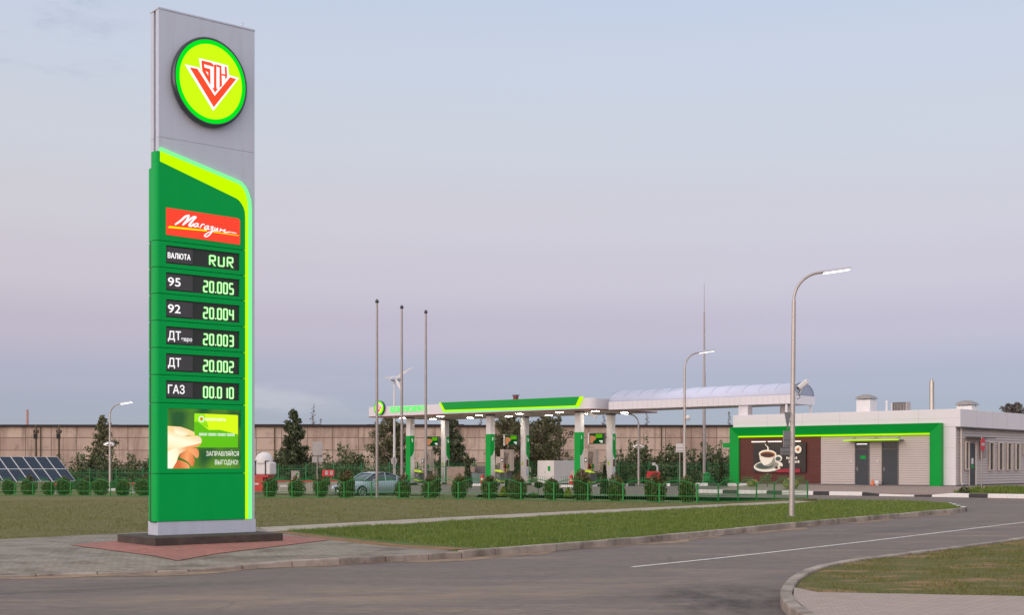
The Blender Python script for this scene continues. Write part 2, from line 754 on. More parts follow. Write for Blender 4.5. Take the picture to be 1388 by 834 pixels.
def paver_mat(name, c1_, c2_, mortar, stain, rot, bw=.2, bh=.1, stain_lo=.5):
    m = bpy.data.materials.new(name)
    m.use_nodes = True
    t = m.node_tree
    b = t.nodes["Principled BSDF"]
    b.inputs["Roughness"].default_value = .88
    b.inputs["Specular IOR Level"].default_value = .3
    tcn = t.nodes.new("ShaderNodeTexCoord")
    mp = t.nodes.new("ShaderNodeMapping")
    mp.inputs["Rotation"].default_value = (0, 0, rot)
    t.links.new(tcn.outputs["Object"], mp.inputs[0])
    br = t.nodes.new("ShaderNodeTexBrick")
    br.inputs["Color1"].default_value = (*c1_, 1)
    br.inputs["Color2"].default_value = (*c2_, 1)
    br.inputs["Mortar"].default_value = (*mortar, 1)
    br.inputs["Scale"].default_value = 1
    br.inputs["Mortar Size"].default_value = .006
    br.inputs["Brick Width"].default_value = bw
    br.inputs["Row Height"].default_value = bh
    t.links.new(mp.outputs[0], br.inputs[0])
    nz = t.nodes.new("ShaderNodeTexNoise")
    nz.inputs["Scale"].default_value = .9
    nz.inputs["Detail"].default_value = 9
    nz.inputs["Roughness"].default_value = .7
    t.links.new(tcn.outputs["Object"], nz.inputs[0])
    q = t.nodes.new("ShaderNodeMapRange")
    q.inputs[1].default_value = stain_lo
    q.inputs[2].default_value = stain_lo + .16
    q.inputs[4].default_value = .75
    t.links.new(nz.outputs[0], q.inputs[0])
    mx = t.nodes.new("ShaderNodeMix")
    mx.data_type = 'RGBA'
    t.links.new(q.outputs[0], mx.inputs[0])
    t.links.new(br.outputs[0], mx.inputs[6])
    mx.inputs[7].default_value = (*stain, 1)
    t.links.new(mx.outputs[2], b.inputs["Base Color"])
    bn = t.nodes.new("ShaderNodeBump")
    bn.inputs["Strength"].default_value = .5
    bn.inputs["Distance"].default_value = .01
    t.links.new(br.outputs["Fac"], bn.inputs["Height"])
    bn.invert = True
    t.links.new(bn.outputs[0], b.inputs["Normal"])
    return m


M['asphalt'] = ground_mat("asphalt", [S(120, 111, 108), S(134, 120, 112), S(158, 139, 122), S(90, 85, 86), S(148, 135, 126), S(94, 88, 87)],
                          [None, (.5, .4, .66, .8), (.55, .53, .68, .8), (.5, .55, .70, .75), (3.2, .53, .70, .7), (14, .46, .70, .9)], .85, .6, 90, (.3, 1.5, 1), R(-28))


def stain_patch(m, centre, rx, ry, rot, colr, amt, nscale, lo, hi):
    """a stain with its own place on the surface, broken up by noise"""
    t_ = m.node_tree
    b_ = t_.nodes["Principled BSDF"]
    prev = b_.inputs["Base Color"].links[0].from_socket
    tcn_ = t_.nodes.new("ShaderNodeTexCoord")
    mp_ = t_.nodes.new("ShaderNodeMapping")
    mp_.vector_type = 'TEXTURE'
    mp_.inputs["Location"].default_value = (*centre, 0)
    mp_.inputs["Rotation"].default_value = (0, 0, rot)
    mp_.inputs["Scale"].default_value = (rx, ry, 50)
    t_.links.new(tcn_.outputs["Object"], mp_.inputs[0])
    ln_ = t_.nodes.new("ShaderNodeVectorMath")
    ln_.operation = 'LENGTH'
    t_.links.new(mp_.outputs[0], ln_.inputs[0])
    mr_ = t_.nodes.new("ShaderNodeMapRange")
    mr_.interpolation_type = 'SMOOTHSTEP'
    mr_.inputs[1].default_value = 1.0
    mr_.inputs[2].default_value = .25
    t_.links.new(ln_.outputs["Value"], mr_.inputs[0])
    nz_ = t_.nodes.new("ShaderNodeTexNoise")
    nz_.inputs["Scale"].default_value = nscale
    nz_.inputs["Detail"].default_value = 8
    nz_.inputs["Roughness"].default_value = .7
    t_.links.new(mp_.outputs[0], nz_.inputs[0])
    mn_ = t_.nodes.new("ShaderNodeMapRange")
    mn_.inputs[1].default_value = lo
    mn_.inputs[2].default_value = hi
    mn_.inputs[4].default_value = amt
    t_.links.new(nz_.outputs[0], mn_.inputs[0])
    mu_ = t_.nodes.new("ShaderNodeMath")
    mu_.operation = 'MULTIPLY'
    t_.links.new(mr_.outputs[0], mu_.inputs[0])
    t_.links.new(mn_.outputs[0], mu_.inputs[1])
    mx_ = t_.nodes.new("ShaderNodeMix")
    mx_.data_type = 'RGBA'
    t_.links.new(mu_.outputs[0], mx_.inputs[0])
    t_.links.new(prev, mx_.inputs[6])
    mx_.inputs[7].default_value = (*colr, 1)
    t_.links.new(mx_.outputs[2], b_.inputs["Base Color"])


stain_patch(M['asphalt'], (-2.6, 18.6), 5.5, 2.2, R(16), S(162, 142, 124), .65, 2.2, .40, .60)
stain_patch(M['asphalt'], (1.6, 20.5), 4.5, 2.0, R(30), S(150, 132, 118), .6, 3.0, .42, .62)
stain_patch(M['asphalt'], (3.1, 18.3), 1.6, 3.4, R(-8), S(60, 56, 56), .85, 2.0, .38, .62)
stain_patch(M['asphalt'], (-7, 19.6), 4.5, 1.0, R(28), S(84, 80, 80), .8, 2.0, .42, .62)


def add_cracks(m):
    t_ = m.node_tree
    b_ = t_.nodes["Principled BSDF"]
    prev = b_.inputs["Base Color"].links[0].from_socket
    tc_ = t_.nodes.new("ShaderNodeTexCoord")
    nz_ = t_.nodes.new("ShaderNodeTexNoise")
    nz_.inputs["Scale"].default_value = 1.6
    nz_.inputs["Detail"].default_value = 5
    t_.links.new(tc_.outputs["Object"], nz_.inputs[0])
    mx0 = t_.nodes.new("ShaderNodeMix")
    mx0.data_type = 'RGBA'
    mx0.inputs[0].default_value = .22
    t_.links.new(tc_.outputs["Object"], mx0.inputs[6])
    t_.links.new(nz_.outputs["Color"], mx0.inputs[7])
    vo = t_.nodes.new("ShaderNodeTexVoronoi")
    vo.feature = 'DISTANCE_TO_EDGE'
    vo.inputs["Scale"].default_value = .36
    t_.links.new(mx0.outputs[2], vo.inputs["Vector"])
    q_ = t_.nodes.new("ShaderNodeMapRange")
    q_.inputs[1].default_value = .009
    q_.inputs[2].default_value = .003
    t_.links.new(vo.outputs["Distance"], q_.inputs[0])
    nm = t_.nodes.new("ShaderNodeTexNoise")
    nm.inputs["Scale"].default_value = .22
    t_.links.new(tc_.outputs["Object"], nm.inputs[0])
    q2 = t_.nodes.new("ShaderNodeMapRange")
    q2.inputs[1].default_value = .5
    q2.inputs[2].default_value = .6
    q2.inputs[4].default_value = .22
    t_.links.new(nm.outputs[0], q2.inputs[0])
    mu_ = t_.nodes.new("ShaderNodeMath")
    mu_.operation = 'MULTIPLY'
    t_.links.new(q_.outputs[0], mu_.inputs[0])
    t_.links.new(q2.outputs[0], mu_.inputs[1])
    mx_ = t_.nodes.new("ShaderNodeMix")
    mx_.data_type = 'RGBA'
    t_.links.new(mu_.outputs[0], mx_.inputs[0])
    t_.links.new(prev, mx_.inputs[6])
    mx_.inputs[7].default_value = (*S(58, 54, 54), 1)
    t_.links.new(mx_.outputs[2], b_.inputs["Base Color"])


add_cracks(M['asphalt'])
stain_patch(M['asphalt'], (10.5, 37), 12, 1.3, R(51), S(92, 86, 86), .7, 2.0, .40, .66)
M['sand'] = ground_mat("roadside sand", [S(156, 134, 114), S(120, 106, 96), S(176, 150, 126)], [None, (2.5, .45, .6, .9), (1.2, .5, .7, .7)], .95, .6, 60)
M['grass_soil'] = ground_mat("lawn soil green", [S(84, 104, 48), S(104, 112, 60), S(128, 114, 80)], [None, (1.2, .4, .65, .8), (2.2, .58, .74, .6)], .95, .9, 30)
M['dry_lawn'] = ground_mat("dry lawn", [S(116, 110, 72), S(100, 104, 58), S(132, 116, 88), S(92, 100, 52)],
                           [None, (.35, .42, .62, .8), (1.4, .5, .72, .7), (4, .5, .7, .6)], .95, 1.0, 40)
M['bare_lawn'] = ground_mat("patchy lawn", [S(104, 100, 58), S(84, 94, 44), S(156, 122, 94)], [None, (1.0, .42, .62, .9), (.55, .50, .60, .95)], .95, 1.0, 40, (1, 1.6, 1))
M['far_ground'] = ground_mat("far ground", [S(96, 98, 60), S(118, 108, 78)], [None, (.05, .4, .6, .8)], .95, .3, 5)
M['path'] = ground_mat("path concrete", [S(176, 166, 152), S(150, 140, 128)], [None, (1.2, .45, .7, .8)], .9, .4, 40)
M['pave'] = paver_mat("grey pavers", S(158, 150, 138), S(142, 134, 124), S(112, 102, 92), S(98, 86, 76), R(30), stain_lo=.47)
M['pave_red'] = paver_mat("red pavers", S(184, 124, 114), S(164, 106, 98), S(128, 90, 84), S(140, 106, 98), R(39), stain_lo=.46)
M['pave_right'] = paver_mat("pinkish pavers", S(176, 160, 152), S(166, 150, 142), S(140, 126, 118), S(150, 134, 126), R(-8), stain_lo=.6)
M['pave_station'] = paver_mat("station pavers", S(164, 144, 136), S(154, 136, 130), S(130, 116, 110), S(140, 124, 118), R(-41), stain_lo=.6)

# --- ground sheets
g_x = [-4000, -1200, -500, -250, -150, -100] + list(range(-80, 82, 2)) + [100, 150, 250, 500, 1200, 4000]
g_y = [-600, -200, -80, -40] + list(range(-20, 142, 2)) + [160, 200, 300, 500, 1200, 3000, 7000]
gm = MB()
for yy in g_y:
    for xx in g_x:
        gm.v.append((xx, yy, T(xx, yy) - .21))
nx = len(g_x)
for j in range(len(g_y) - 1):
    for i in range(nx - 1):
        gm.f.append((j * nx + i, j * nx + i + 1, (j + 1) * nx + i + 1, (j + 1) * nx + i))
        gm.m.append(0)
        gm.s.append(True)
gm.build("ground", M['far_ground'])["kind"] = "structure"

sheet("road", [(-60, -12), (75, -12), (75, 112), (-60, 112)], M['asphalt'], -.13)

KF = [(-40, 5.2), (-30, 10.6), (-20, 16), (-8.7, 21.9), (-5.83, 23.0), (-4.47, 24.0), (-2.8, 25.15), (-1.13, 26.4), (1.1, 28.9), (3.2, 31.6),
      (6.4, 36.1), (9.5, 40.5), (13.3, 45.6), (17.4, 51.1), (18.6, 52.9)]
tip = [(18.9, 53.6), (19.2, 55), (20.4, 60), (20.3, 63), (18.6, 65.2), (15.9, 66.4)]
pathL = [(-6.6, 34.6), (-1.75, 41.4), (3.5, 48.3), (13.3, 60.3), (15.2, 63.2)]
pathU = [(-7.33, 36.97), (-2.4, 43.8), (3.16, 51.0), (12.6, 62.3), (14.2, 64.4)]
pav_right = [(-1.45, 26.9), (-2.83, 28.23), (-4.28, 30.45), (-5.6, 32.7)]



def ramp_down(x, y):
    """the paving dips to a dropped kerb at the left"""
    p = Vector((x, y))
    d = 1e9
    for a, b in zip(KF[:7], KF[1:8]):
        a, b = Vector(a), Vector(b)
        t_ = max(0, min(1, (p - a).dot(b - a) / (b - a).length_squared))
        d = min(d, (p - (a + (b - a) * t_)).length)
    return -.085 * smooth(1 - d / 2.4) * smooth((-3.6 - x) / 2.2)


sheet("pavement", KF[:8] + pav_right + [pathL[0], pathU[0], (-9.72, 34.13), (-12.3, 30.75), (-20, 20.9), (-40, 8)], M['pave'], 0, .2, .7, zadd=ramp_down)
red = [(-9.84, 28.49), (-6.35, 24.26), (-5.75, 26.2), (-4.33, 30.4), (-6.2, 32.9), (-7.6, 33.4), (-9.2, 30.2)]
sheet("red_pavement", red, M['pave_red'], .012, 0, .7, zadd=ramp_down)
sheet("footpath", pathL + pathU[::-1], M['path'], -.012, .15)
verge = KF[7:] + tip + pathL[::-1] + pav_right[::-1][0:]
sheet("verge_soil", verge, M['grass_soil'], -.02, .18)
FP0 = Vector((8.56, 59.2))           # fence corner
FD = Vector((-.84, .543)).normalized()
FD2 = Vector((.62, .785)).normalized()
FN = Vector((.543, .84)).normalized()
fend = FP0 + FD2 * 11.6
bk0 = FP0 + FN * 3.0 + FD2 * .4
sheet("soil_edge", [(-1.45, 26.9), (-2.83, 28.23), (-4.28, 30.45), (-6.55, 34.6), (-6.0, 34.4), (-4.0, 31.2), (-2.3, 28.6), (-.7, 27.5)], ground_mat("bare soil edge", [S(150, 112, 84), S(104, 92, 56)], [None, (3, .45, .6, .8)]), -.006)
lawn = [(-60, 14), (-40, 8), (-20, 20.9), (-12.3, 30.75), (-9.72, 34.13)] + pathU + [tuple(fend + Vector((.5, -.2))), tuple(fend + Vector((-.1, .4))), tuple(bk0)] + \
       [tuple(bk0 + FD * 14), tuple(bk0 + FD * 25), (-19, 86), (-24, 111), (-75, 111), (-80, 60)]
sheet("lawn", lawn, M['dry_lawn'], 0, .16)

isl = [(3.62, 12), (3.6, 15.2), (3.78, 17.2), (4.12, 18.7), (4.6, 20.3), (5.4, 22.3), (6.5, 24.0), (7.6, 25.25), (10.2, 28.3), (13.1, 31.9), (22, 43.5), (34, 58)]
sheet("lawn_island", isl[3:] + [(60, 50), (60, 8), (6.98, 17.45), (4.3, 18.0)], M['bare_lawn'], -.02, .16)
sheet("footway", [(3.62, 8)] + isl[:3] + [isl[3], (4.3, 18.0), (6.98, 17.45), (60, 8), (60, -8), (4, -8)], M['pave_right'], 0, .16)

# station pavement in front of the building, and the forecourt plinth
stp = [UV(-42, 66.85), UV(-8, 66.85), UV(-8, 92), UV(-42, 92)]
sheet("station_pavement", stp, M['pave_station'], .01, .2)
plot = [UV(-27.2, 67.4), UV(-8.2, 67.4), UV(-8.2, 70.8), UV(-25.2, 70.6), UV(-27, 69)]
sheet("grass_plot", plot, M['grass_soil'], .05, .1)

kerb("kerb_stones", KF[:5], [M['kerb']], 1, .16, -.088, -.24, 1.0)
kerb("kerb_stones", KF[4:8], [M['kerb']], 1, .16, lambda i: -.085 + .085 * min(1, i / 2.2), -.24, 1.0)
kerb("kerb_stones", catmull(KF[7:], 5), [M['kerb']], 1, .16, .03, -.24, 1.0)
kerb("painted_kerb", catmull([KF[-1]] + tip[:3], 5), [M['kerb_white'], M['kerb_black']], 1, .16, .03, -.24, .9, cyc=lambda i: (i + 1) % 2)
kerb("kerb_stones", catmull(tip[2:], 5), [M['kerb']], 1, .16, -.02, -.24, 1.0)
kerb("kerb_stones", catmull(isl, 5), [M['kerb']], -1, .17, .02, -.24, 1.0)
kerb("painted_kerb", [UV(-8, 66.7), UV(-43, 66.7)], [M['kerb_white'], M['kerb_black']], -1, .2, lambda i: .07 - .12 * min(1, max(0, 2 - abs(i - 21.5) * .8)), -.24, 1.0, cyc=lambda i: int(i % 3 == 2), gap=.0)
kerb("painted_kerb", [UV(-43, 73.0), UV(-50, 73.0)], [M['kerb_white'], M['kerb_black']], -1, .2, .06, -.24, 1.5, cyc=lambda i: i % 2, gap=.0)
kerb("kerb_stones", [tuple(bk0), tuple(bk0 + FD * 26)], [M['concrete']], 1, .15, .01, -.2, 1.0)

# sandy dirt washed against the kerbs: uneven strips on the road
def dirt_strip(pts, side, wmax, seed):
    P = resample(pts, .35)
    mb_ = MB()
    prev = None
    for i, p in enumerate(P):
        d = (P[min(i + 1, len(P) - 1)] - P[max(i - 1, 0)]).normalized()
        nn = Vector((d.y, -d.x, 0)) * side
        ww = wmax * max(0.02, .4 + .45 * math.sin(i * .31 + seed) + .3 * math.sin(i * .83 + seed * 2) + .15 * random.random())
        a, b = p + nn * .12, p + nn * (.2 + ww)
        cur = ((a.x, a.y, T(a.x, a.y) - .121), (b.x, b.y, T(b.x, b.y) - .1245))
        if prev:
            q = [prev[0], prev[1], cur[1], cur[0]]
            mb_.face(q if side < 0 else q[::-1])
        prev = cur
    for k_, f_ in enumerate(mb_.f):
        v0, v1, v2 = (Vector(mb_.v[j]) for j in f_[:3])
        if (v1 - v0).cross(v2 - v0).z < 0:
            mb_.f[k_] = f_[::-1]
    mb_.build("roadside_sand", M['sand'])["kind"] = "structure"


dirt_strip(KF[2:14], 1, .55, 1.0)

# road line
ln = MB()
pa = [(2.25, 23.97), (4.74, 26.86), (9.62, 32.98), (17.08, 42.71), (30, 59.5)]
pa = catmull(pa, 12)
for i in range(len(pa) - 1):
    a, b = pa[i], pa[i + 1]
    n1 = Vector((b.y - a.y, a.x - b.x, 0)).normalized() * .055
    ln.face([(q.x, q.y, T(q.x, q.y) - .122) for q in (a - n1, a + n1, b + n1, b - n1)][::-1])
M['road_paint'] = mat("worn road paint", S(226, 220, 216), .7, 0, .1, 4, dirt=(S(120, 112, 108), 6, .5, .68, .7))
ln.build("road_marking", M['road_paint'])["kind"] = "structure"


# ------------------------------------------------------------------ grass blades (nobody could count them)
def inside(P, poly):
    x, y = P[:, 0], P[:, 1]
    r = np.zeros(len(P), bool)
    n = len(poly)
    for i in range(n):
        x1, y1 = poly[i][:2]
        x2, y2 = poly[(i + 1) % n][:2]
        c = ((y1 > y) != (y2 > y)) & (x < (x2 - x1) * (y - y1) / (y2 - y1 + 1e-12) + x1)
        r ^= c
    return r


def grass(name, poly, dens, h, wdt, material, yref, dz=0., bald=0., clump=.8, ymax=1e9):
    p = np.array([q[:2] for q in poly])
    lo, hi = p.min(0), np.minimum(p.max(0), [1e9, ymax])
    n = int((hi - lo).prod() * dens)
    Q = lo + RNG.random((n, 2)) * (hi - lo)
    Q = Q[inside(Q, poly)]
    keep = RNG.random(len(Q)) < np.minimum(1, (yref / Q[:, 1]) ** 2)
    inview = np.abs(Q[:, 0]) < Q[:, 1] * .42 + 1
    Q = Q[keep & inview]
    f = np.sin(Q[:, 0] * 1.3 + 1.7 * np.sin(Q[:, 1] * .9)) * np.sin(Q[:, 1] * 1.1 + 1.3 * np.sin(Q[:, 0] * .7 + 2))
    f2 = np.sin(Q[:, 0] * 5.1 + 2 * np.sin(Q[:, 1] * 3.3)) * np.sin(Q[:, 1] * 4.7 + Q[:, 0])
    hh = .75 + .25 * f + .2 * f2
    f3 = f2 + .5 * f + .25 * RNG.normal(size=len(Q))
    keep = RNG.random(len(Q)) > bald * (f3 < -.05)
    Q, hh = Q[keep], hh[keep]
    n = len(Q)
    far = np.maximum(1, Q[:, 1] / yref)
    hgt = h * hh * (.5 + .8 * RNG.random(n))
    a = RNG.random(n) * 2 * PI
    lean = (.2 + .6 * RNG.random(n)) * hgt
    la = RNG.random(n) * 2 * PI
    ww = wdt * far * (.6 + .8 * RNG.random(n))
    z = np.array([T(q[0], q[1]) for q in Q]) + dz
    V = np.zeros((n, 3, 3))
    V[:, 0] = np.stack([Q[:, 0] - np.cos(a) * ww / 2, Q[:, 1] - np.sin(a) * ww / 2, z], 1)
    V[:, 1] = np.stack([Q[:, 0] + np.cos(a) * ww / 2, Q[:, 1] + np.sin(a) * ww / 2, z], 1)
    V[:, 2] = np.stack([Q[:, 0] + np.cos(la) * lean, Q[:, 1] + np.sin(la) * lean, z + hgt], 1)
    me = bpy.data.meshes.new(name)
    me.vertices.add(n * 3)
    me.vertices.foreach_set("co", V.reshape(-1))
    me.loops.add(n * 3)
    me.loops.foreach_set("vertex_index", np.arange(n * 3, dtype=np.int32))
    me.polygons.add(n)
    me.polygons.foreach_set("loop_start", np.arange(0, n * 3, 3, dtype=np.int32))
    me.polygons.foreach_set("loop_total", np.full(n, 3, np.int32))
    me.update()
    me.validate()
    me.materials.append(material)
    o_ = bpy.data.objects.new(name, me)
    COL.objects.link(o_)
    return o_


M['blade'] = foliage("grass blades", S(72, 98, 34), S(104, 128, 52), S(148, 148, 84))
M['blade_dry'] = foliage("dry blades", S(102, 108, 56), S(122, 122, 74), S(140, 134, 90))
M['blade_mid'] = foliage("patchy blades", S(78, 94, 38), S(114, 116, 60), S(150, 134, 90))
verge_in = [(-.35, 27.6), (-2.0, 29.0), (-3.7, 31.5), (-5.8, 34.6)]
tag(grass("verge_grass", KF[7:] + tip + pathL[:0:-1] + [(-6.2, 35.0)] + verge_in[::-1], 760, .10, .011, M['blade'], 32, -.02, .35), "tall green grass on the verge between kerb and footpath", "grass", kind="stuff")
tag(grass("dry_grass", [q for q in lawn], 260, .06, .012, M['blade_dry'], 34, 0, .5, ymax=72), "short dry grass on the lawn before the green fence", "grass", kind="stuff")
tag(grass("island_grass", isl[3:] + [(40, 50), (40, 10), (6.98, 17.45), (4.3, 18.0)], 1000, .045, .008, M['blade_mid'], 22, -.02, .9), "patchy short grass on the corner island", "grass", kind="stuff")
tag(grass("plot_grass", plot, 300, .22, .04, M['blade'], 66, .05), "green grass plot beside the station pavement", "grass", kind="stuff")

# ------------------------------------------------------------------ PRICE PYLON
py = thing("price_pylon", (-8.02, 29.04, 0), math.atan2(.633, .774), "tall grey and green price pylon with lit round emblem and fuel prices", "price sign")
pl = tag(MB().box(-.5, 2.66, -.95, 1.15, -.05, .19).build("concrete_plinth", M['dark_concrete'], None, .02), "dark concrete slab under the tall price pylon", "plinth")
pl.location = py.location
pl.rotation_euler = py.rotation_euler

c = MB()
for z0, z1 in ((.5, 9.25), (9.2535, 12.16)):
    c.box(0, 2.42, 0, .16, z0, z1)
    c.box(0, 2.42, .27, .43, z0, z1)
c.build("core", M['grey_sheet'], py, .006)
MB().box(.05, 2.37, .16, .27, .3, 12.14).build("core_gap", M['grey_sheet_dark'], py)
cp = MB().box(-.01, 2.43, -.01, .44, 12.163, 12.205)
cp.tube([(2.15, .1, 12.2), (2.15, .1, 12.33)], .02, 8)
cp.build("cap", M['grey_sheet'], py, .004)
MB().box(-.045, 2.42, -.06, .47, .19, .497).build("base_panel", M['grey_sheet'], py, .006)


def clad_profile(x1, yf, r=.1, x0=-.105, yb=.16):
    pts = [(x1, yb), (x0, yb)]
    for k in range(9):
        a = PI + (PI / 2) * k / 8
        pts.append((x0 + r + r * math.cos(a), yf + r + r * math.sin(a)))
    pts.append((x1, yf))
    return pts


YF = -.08
seams = [.5, 1.595, 3.205, 3.84, 4.455, 5.07, 5.685, 6.282, 6.885]
# corner column pieces (rounded left edge) and flat fields
XW = .01
windows = {}
for i in range(len(seams) - 1):
    z0, z1 = seams[i] + .007, seams[i + 1] - .007
    mb = MB()
    mb.prism(clad_profile(XW, YF), z0, z1, plane='xy')
    for f in range(len(mb.s)):
        mb.s[f] = False
    if i == 0:
        mb.box(XW, 2.13, YF, .0, z0, z1)
    else:
        if i == 1:
            wx0, wx1, wz0, wz1 = .185, 2.03, 1.705, 3.085
        else:
            k = 7 - i
            wx0, wx1 = .146, 1.988
            wz1 = 6.79 - .6145 * k
            wz0 = wz1 - .41
            windows[k] = (wx0, wx1, wz0, wz1)
        mb.box(XW, wx0, YF, .0, z0, z1)
        mb.box(wx1, 2.13, YF, .0, z0, z1)
        mb.box(wx0, wx1, YF, .0, z0, wz0)
        mb.box(wx0, wx1, YF, .0, wz1, z1)
    mb.build("cladding_panel", M['green'], py)

# top field with the sloping edge
strip_lo = [(.0, 8.676), (1.90, 8.085)] + [(1.97, 8.045), (2.03, 7.985), (2.085, 7.90), (2.12, 7.80), (2.13, 7.68)]
strip_up = [(.0, 8.907), (1.95, 8.43)] + [(2.025, 8.385), (2.09, 8.31), (2.15, 8.19), (2.185, 8.05), (2.198, 7.86)]
halo = [(0.02, 9.0), (1.97, 8.52)] + [(2.06, 8.48), (2.16, 8.39), (2.235, 8.25), (2.29, 8.08), (2.305, 7.86)]
mb = MB()
mb.prism(clad_profile(.0, YF), 6.892, 8.676, plane='xy')
mb.prism([(.0, 6.892), (2.13, 6.892)] + strip_lo[::-1], YF, 0)
mb.build("cladding_panel", M['green'], py)
mb = MB()
mb.prism(clad_profile(.0, YF), 8.679, 8.907, plane='xy')
mb.build("cladding_cap", M['green'], py)
mb = MB()
mb.prism(strip_lo + [(2.13, 3.2), (2.198, 3.2)] + strip_up[::-1], YF - .015, -.001)
mb.box(2.133, 2.198, YF - .015, -.001, .51, 3.19)
mb.build("light_strip", M['lime_led'], py)
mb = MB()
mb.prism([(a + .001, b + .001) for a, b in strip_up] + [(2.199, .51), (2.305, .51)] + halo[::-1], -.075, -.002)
mb.build("strip_glow_edge", M['strip_halo'], py)  # strip edge, with its glow on the grey plate put into this emissive band
# rear cladding half
mb = MB()
for i in range(len(seams) - 1):
    mb.box(-.035, 2.42, .27, .47, seams[i] + .007, seams[i + 1] - .007)
mb.box(-.035, 2.42, .27, .47, 6.892, 8.6)
mb.build("rear_cladding", M['green'], py, .02)
MB().box(-.08, 2.1, -.03, .29, .48, 6.9).build("cladding_frame", mat("dark green seam", S(0, 84, 44), .6), py)

# price rows
labels = ["ВАЛЮТА", "95", "92", "ДТ", "ДТ", "ГАЗ"]
values = ["RUR", "20.005", "20.004", "20.003", "20.002", "00.010"]
SEG = {'0': 'abcdef', '1': 'bc', '2': 'abged', '3': 'abgcd', '4': 'fgbc', '5': 'afgcd', 'R': 'abefgk', 'U': 'bcdef'}


def seg_polys(ch, x, z, w_, h_, t_):
    res = []
    k = t_ / 2
    P = {'a': (x, x + w_, z + h_ - k, z + h_ + k), 'g': (x, x + w_, z + h_ / 2 - k, z + h_ / 2 + k), 'd': (x, x + w_, z - k, z + k),
         'f': (x - k, x + k, z + h_ / 2, z + h_), 'b': (x + w_ - k, x + w_ + k, z + h_ / 2, z + h_), 'e': (x - k, x + k, z, z + h_ / 2), 'c': (x + w_ - k, x + w_ + k, z, z + h_ / 2)}
    for q in SEG[ch]:
        if q == 'k':
            res.append([(x + w_ * .3 - k, z + h_ / 2), (x + w_ * .3 + k * 1.2, z + h_ / 2), (x + w_ + k * 1.2, z - k), (x + w_ - k * 1.2, z - k)])
        else:
            a, b, c_, d = P[q]
            res.append([(a, c_), (b, c_), (b, d), (a, d)])
    return res


for k in range(6):
    wx0, wx1, wz0, wz1 = windows[k]
    row = MB().box(wx0 + .001, wx1 - .001, -.034, -.0305, wz0 + .001, wz1 - .001).build("price_display", M['display'], py)
    MB().box(wx0 + .012, wx0 + .66, -.062, -.036, wz0 + .028, wz1 - .03).build("label_plate", M['dark_plate'], row, .004)
    if k == 0:
        hh, ww = .215, .135
        items = [(ch, 1.235 + i * .225) for i, ch in enumerate(values[k])]
        zz = wz0 + .075
    else:
        x, hh, ww = 1.085, .24, .09
        zz = wz0 + .055
        items = []
        for ch in values[k]:
            if ch == '.':
                MB().box(x - .017, x + .010, -.0502, -.047, zz - .012, zz + .018).build("decimal_point", M['digit_core'], row)
                x += .048
                continue
            items.append((ch, x))
            x += .152
    for ch, xx in items:
        dg_ = MB()
        yy = 0
        for poly in seg_polys(ch, xx, zz, ww, hh, .027):
            yy += 1
            dg_.prism(poly, -.052 - yy * .00008, -.049, 0)
        for poly in seg_polys(ch, xx, zz, ww, hh, .062):  # digit halo built as wider green glowing segments behind the core
            yy += 1
            dg_.prism(poly, -.044 - yy * .00008, -.041, 1)
        dg_.build("digit", [M['digit_core'], M['digit_halo']], row)
    if k == 0:
        text("label_text", labels[k], .17, wx0 + .05, -.0645, wz0 + .13, M['label_white'], row, fit=.55, heavy=.028)
    else:
        text("label_text", labels[k], .27, wx0 + .055, -.0645, wz0 + .115, M['label_white'], row, fit={1: .30, 2: .30, 3: .31, 4: .31, 5: .40}[k], heavy=.014)
    if k == 3:
        text("label_text", "евро", .13, wx0 + .38, -.0645, wz0 + .10, M['label_white'], row, fit=.26, heavy=.012)

# red shop board
rb = MB().prism([(.145, 7.03), (1.988, 6.998), (1.988, 7.56), (1.97, 7.60), (1.92, 7.617), (.145, 7.645)], YF - .012, YF + .004).build("shop_board", M['redboard_led'], py)
ST = {
    'M1': [(0.356, 7.28), (0.496, 7.387), (0.604, 7.492), (0.702, 7.534)], 'M2': [(0.702, 7.534), (0.637, 7.404), (0.54, 7.291)],
    'M3': [(0.55, 7.299), (0.691, 7.421), (0.811, 7.507), (0.877, 7.515)], 'M4': [(0.877, 7.515), (0.779, 7.411), (0.702, 7.304), (0.757, 7.297), (0.822, 7.355)],
    'a1': [(0.921, 7.377), (0.855, 7.359), (0.818, 7.314), (0.849, 7.287), (0.906, 7.329), (0.928, 7.372), (0.91, 7.309), (0.95, 7.293)],
    'g': [(0.972, 7.281), (1.003, 7.34), (1.02, 7.359), (1.053, 7.373), (1.086, 7.362)],
    'a2': [(1.182, 7.351), (1.12, 7.333), (1.078, 7.287), (1.109, 7.262), (1.166, 7.304), (1.189, 7.346), (1.171, 7.278), (1.209, 7.268)],
    'z': [(1.231, 7.326), (1.291, 7.345), (1.287, 7.312), (1.238, 7.282), (1.278, 7.276), (1.273, 7.234), (1.197, 7.137), (1.12, 7.093), (1.082, 7.116), (1.175, 7.192), (1.313, 7.249)],
    'i': [(1.354, 7.332), (1.327, 7.271), (1.358, 7.259), (1.416, 7.323), (1.394, 7.263), (1.434, 7.259)],
    'n1': [(1.493, 7.322), (1.466, 7.25)], 'n2': [(1.475, 7.284), (1.574, 7.29)], 'n3': [(1.606, 7.314), (1.574, 7.255), (1.635, 7.253), (1.737, 7.267), (1.893, 7.258)]}
yl = MB()
yl.prism([(0.175, 7.186), (0.222, 7.231), (1.164, 7.248), (1.131, 7.216)], YF - .018, YF - .011)
yl.prism([(1.304, 7.232), (1.966, 7.216), (1.955, 7.202), (1.296, 7.21)], YF - .018, YF - .011)
yl.build("underline", M['yellow_led'], rb)
sc_ = MB()
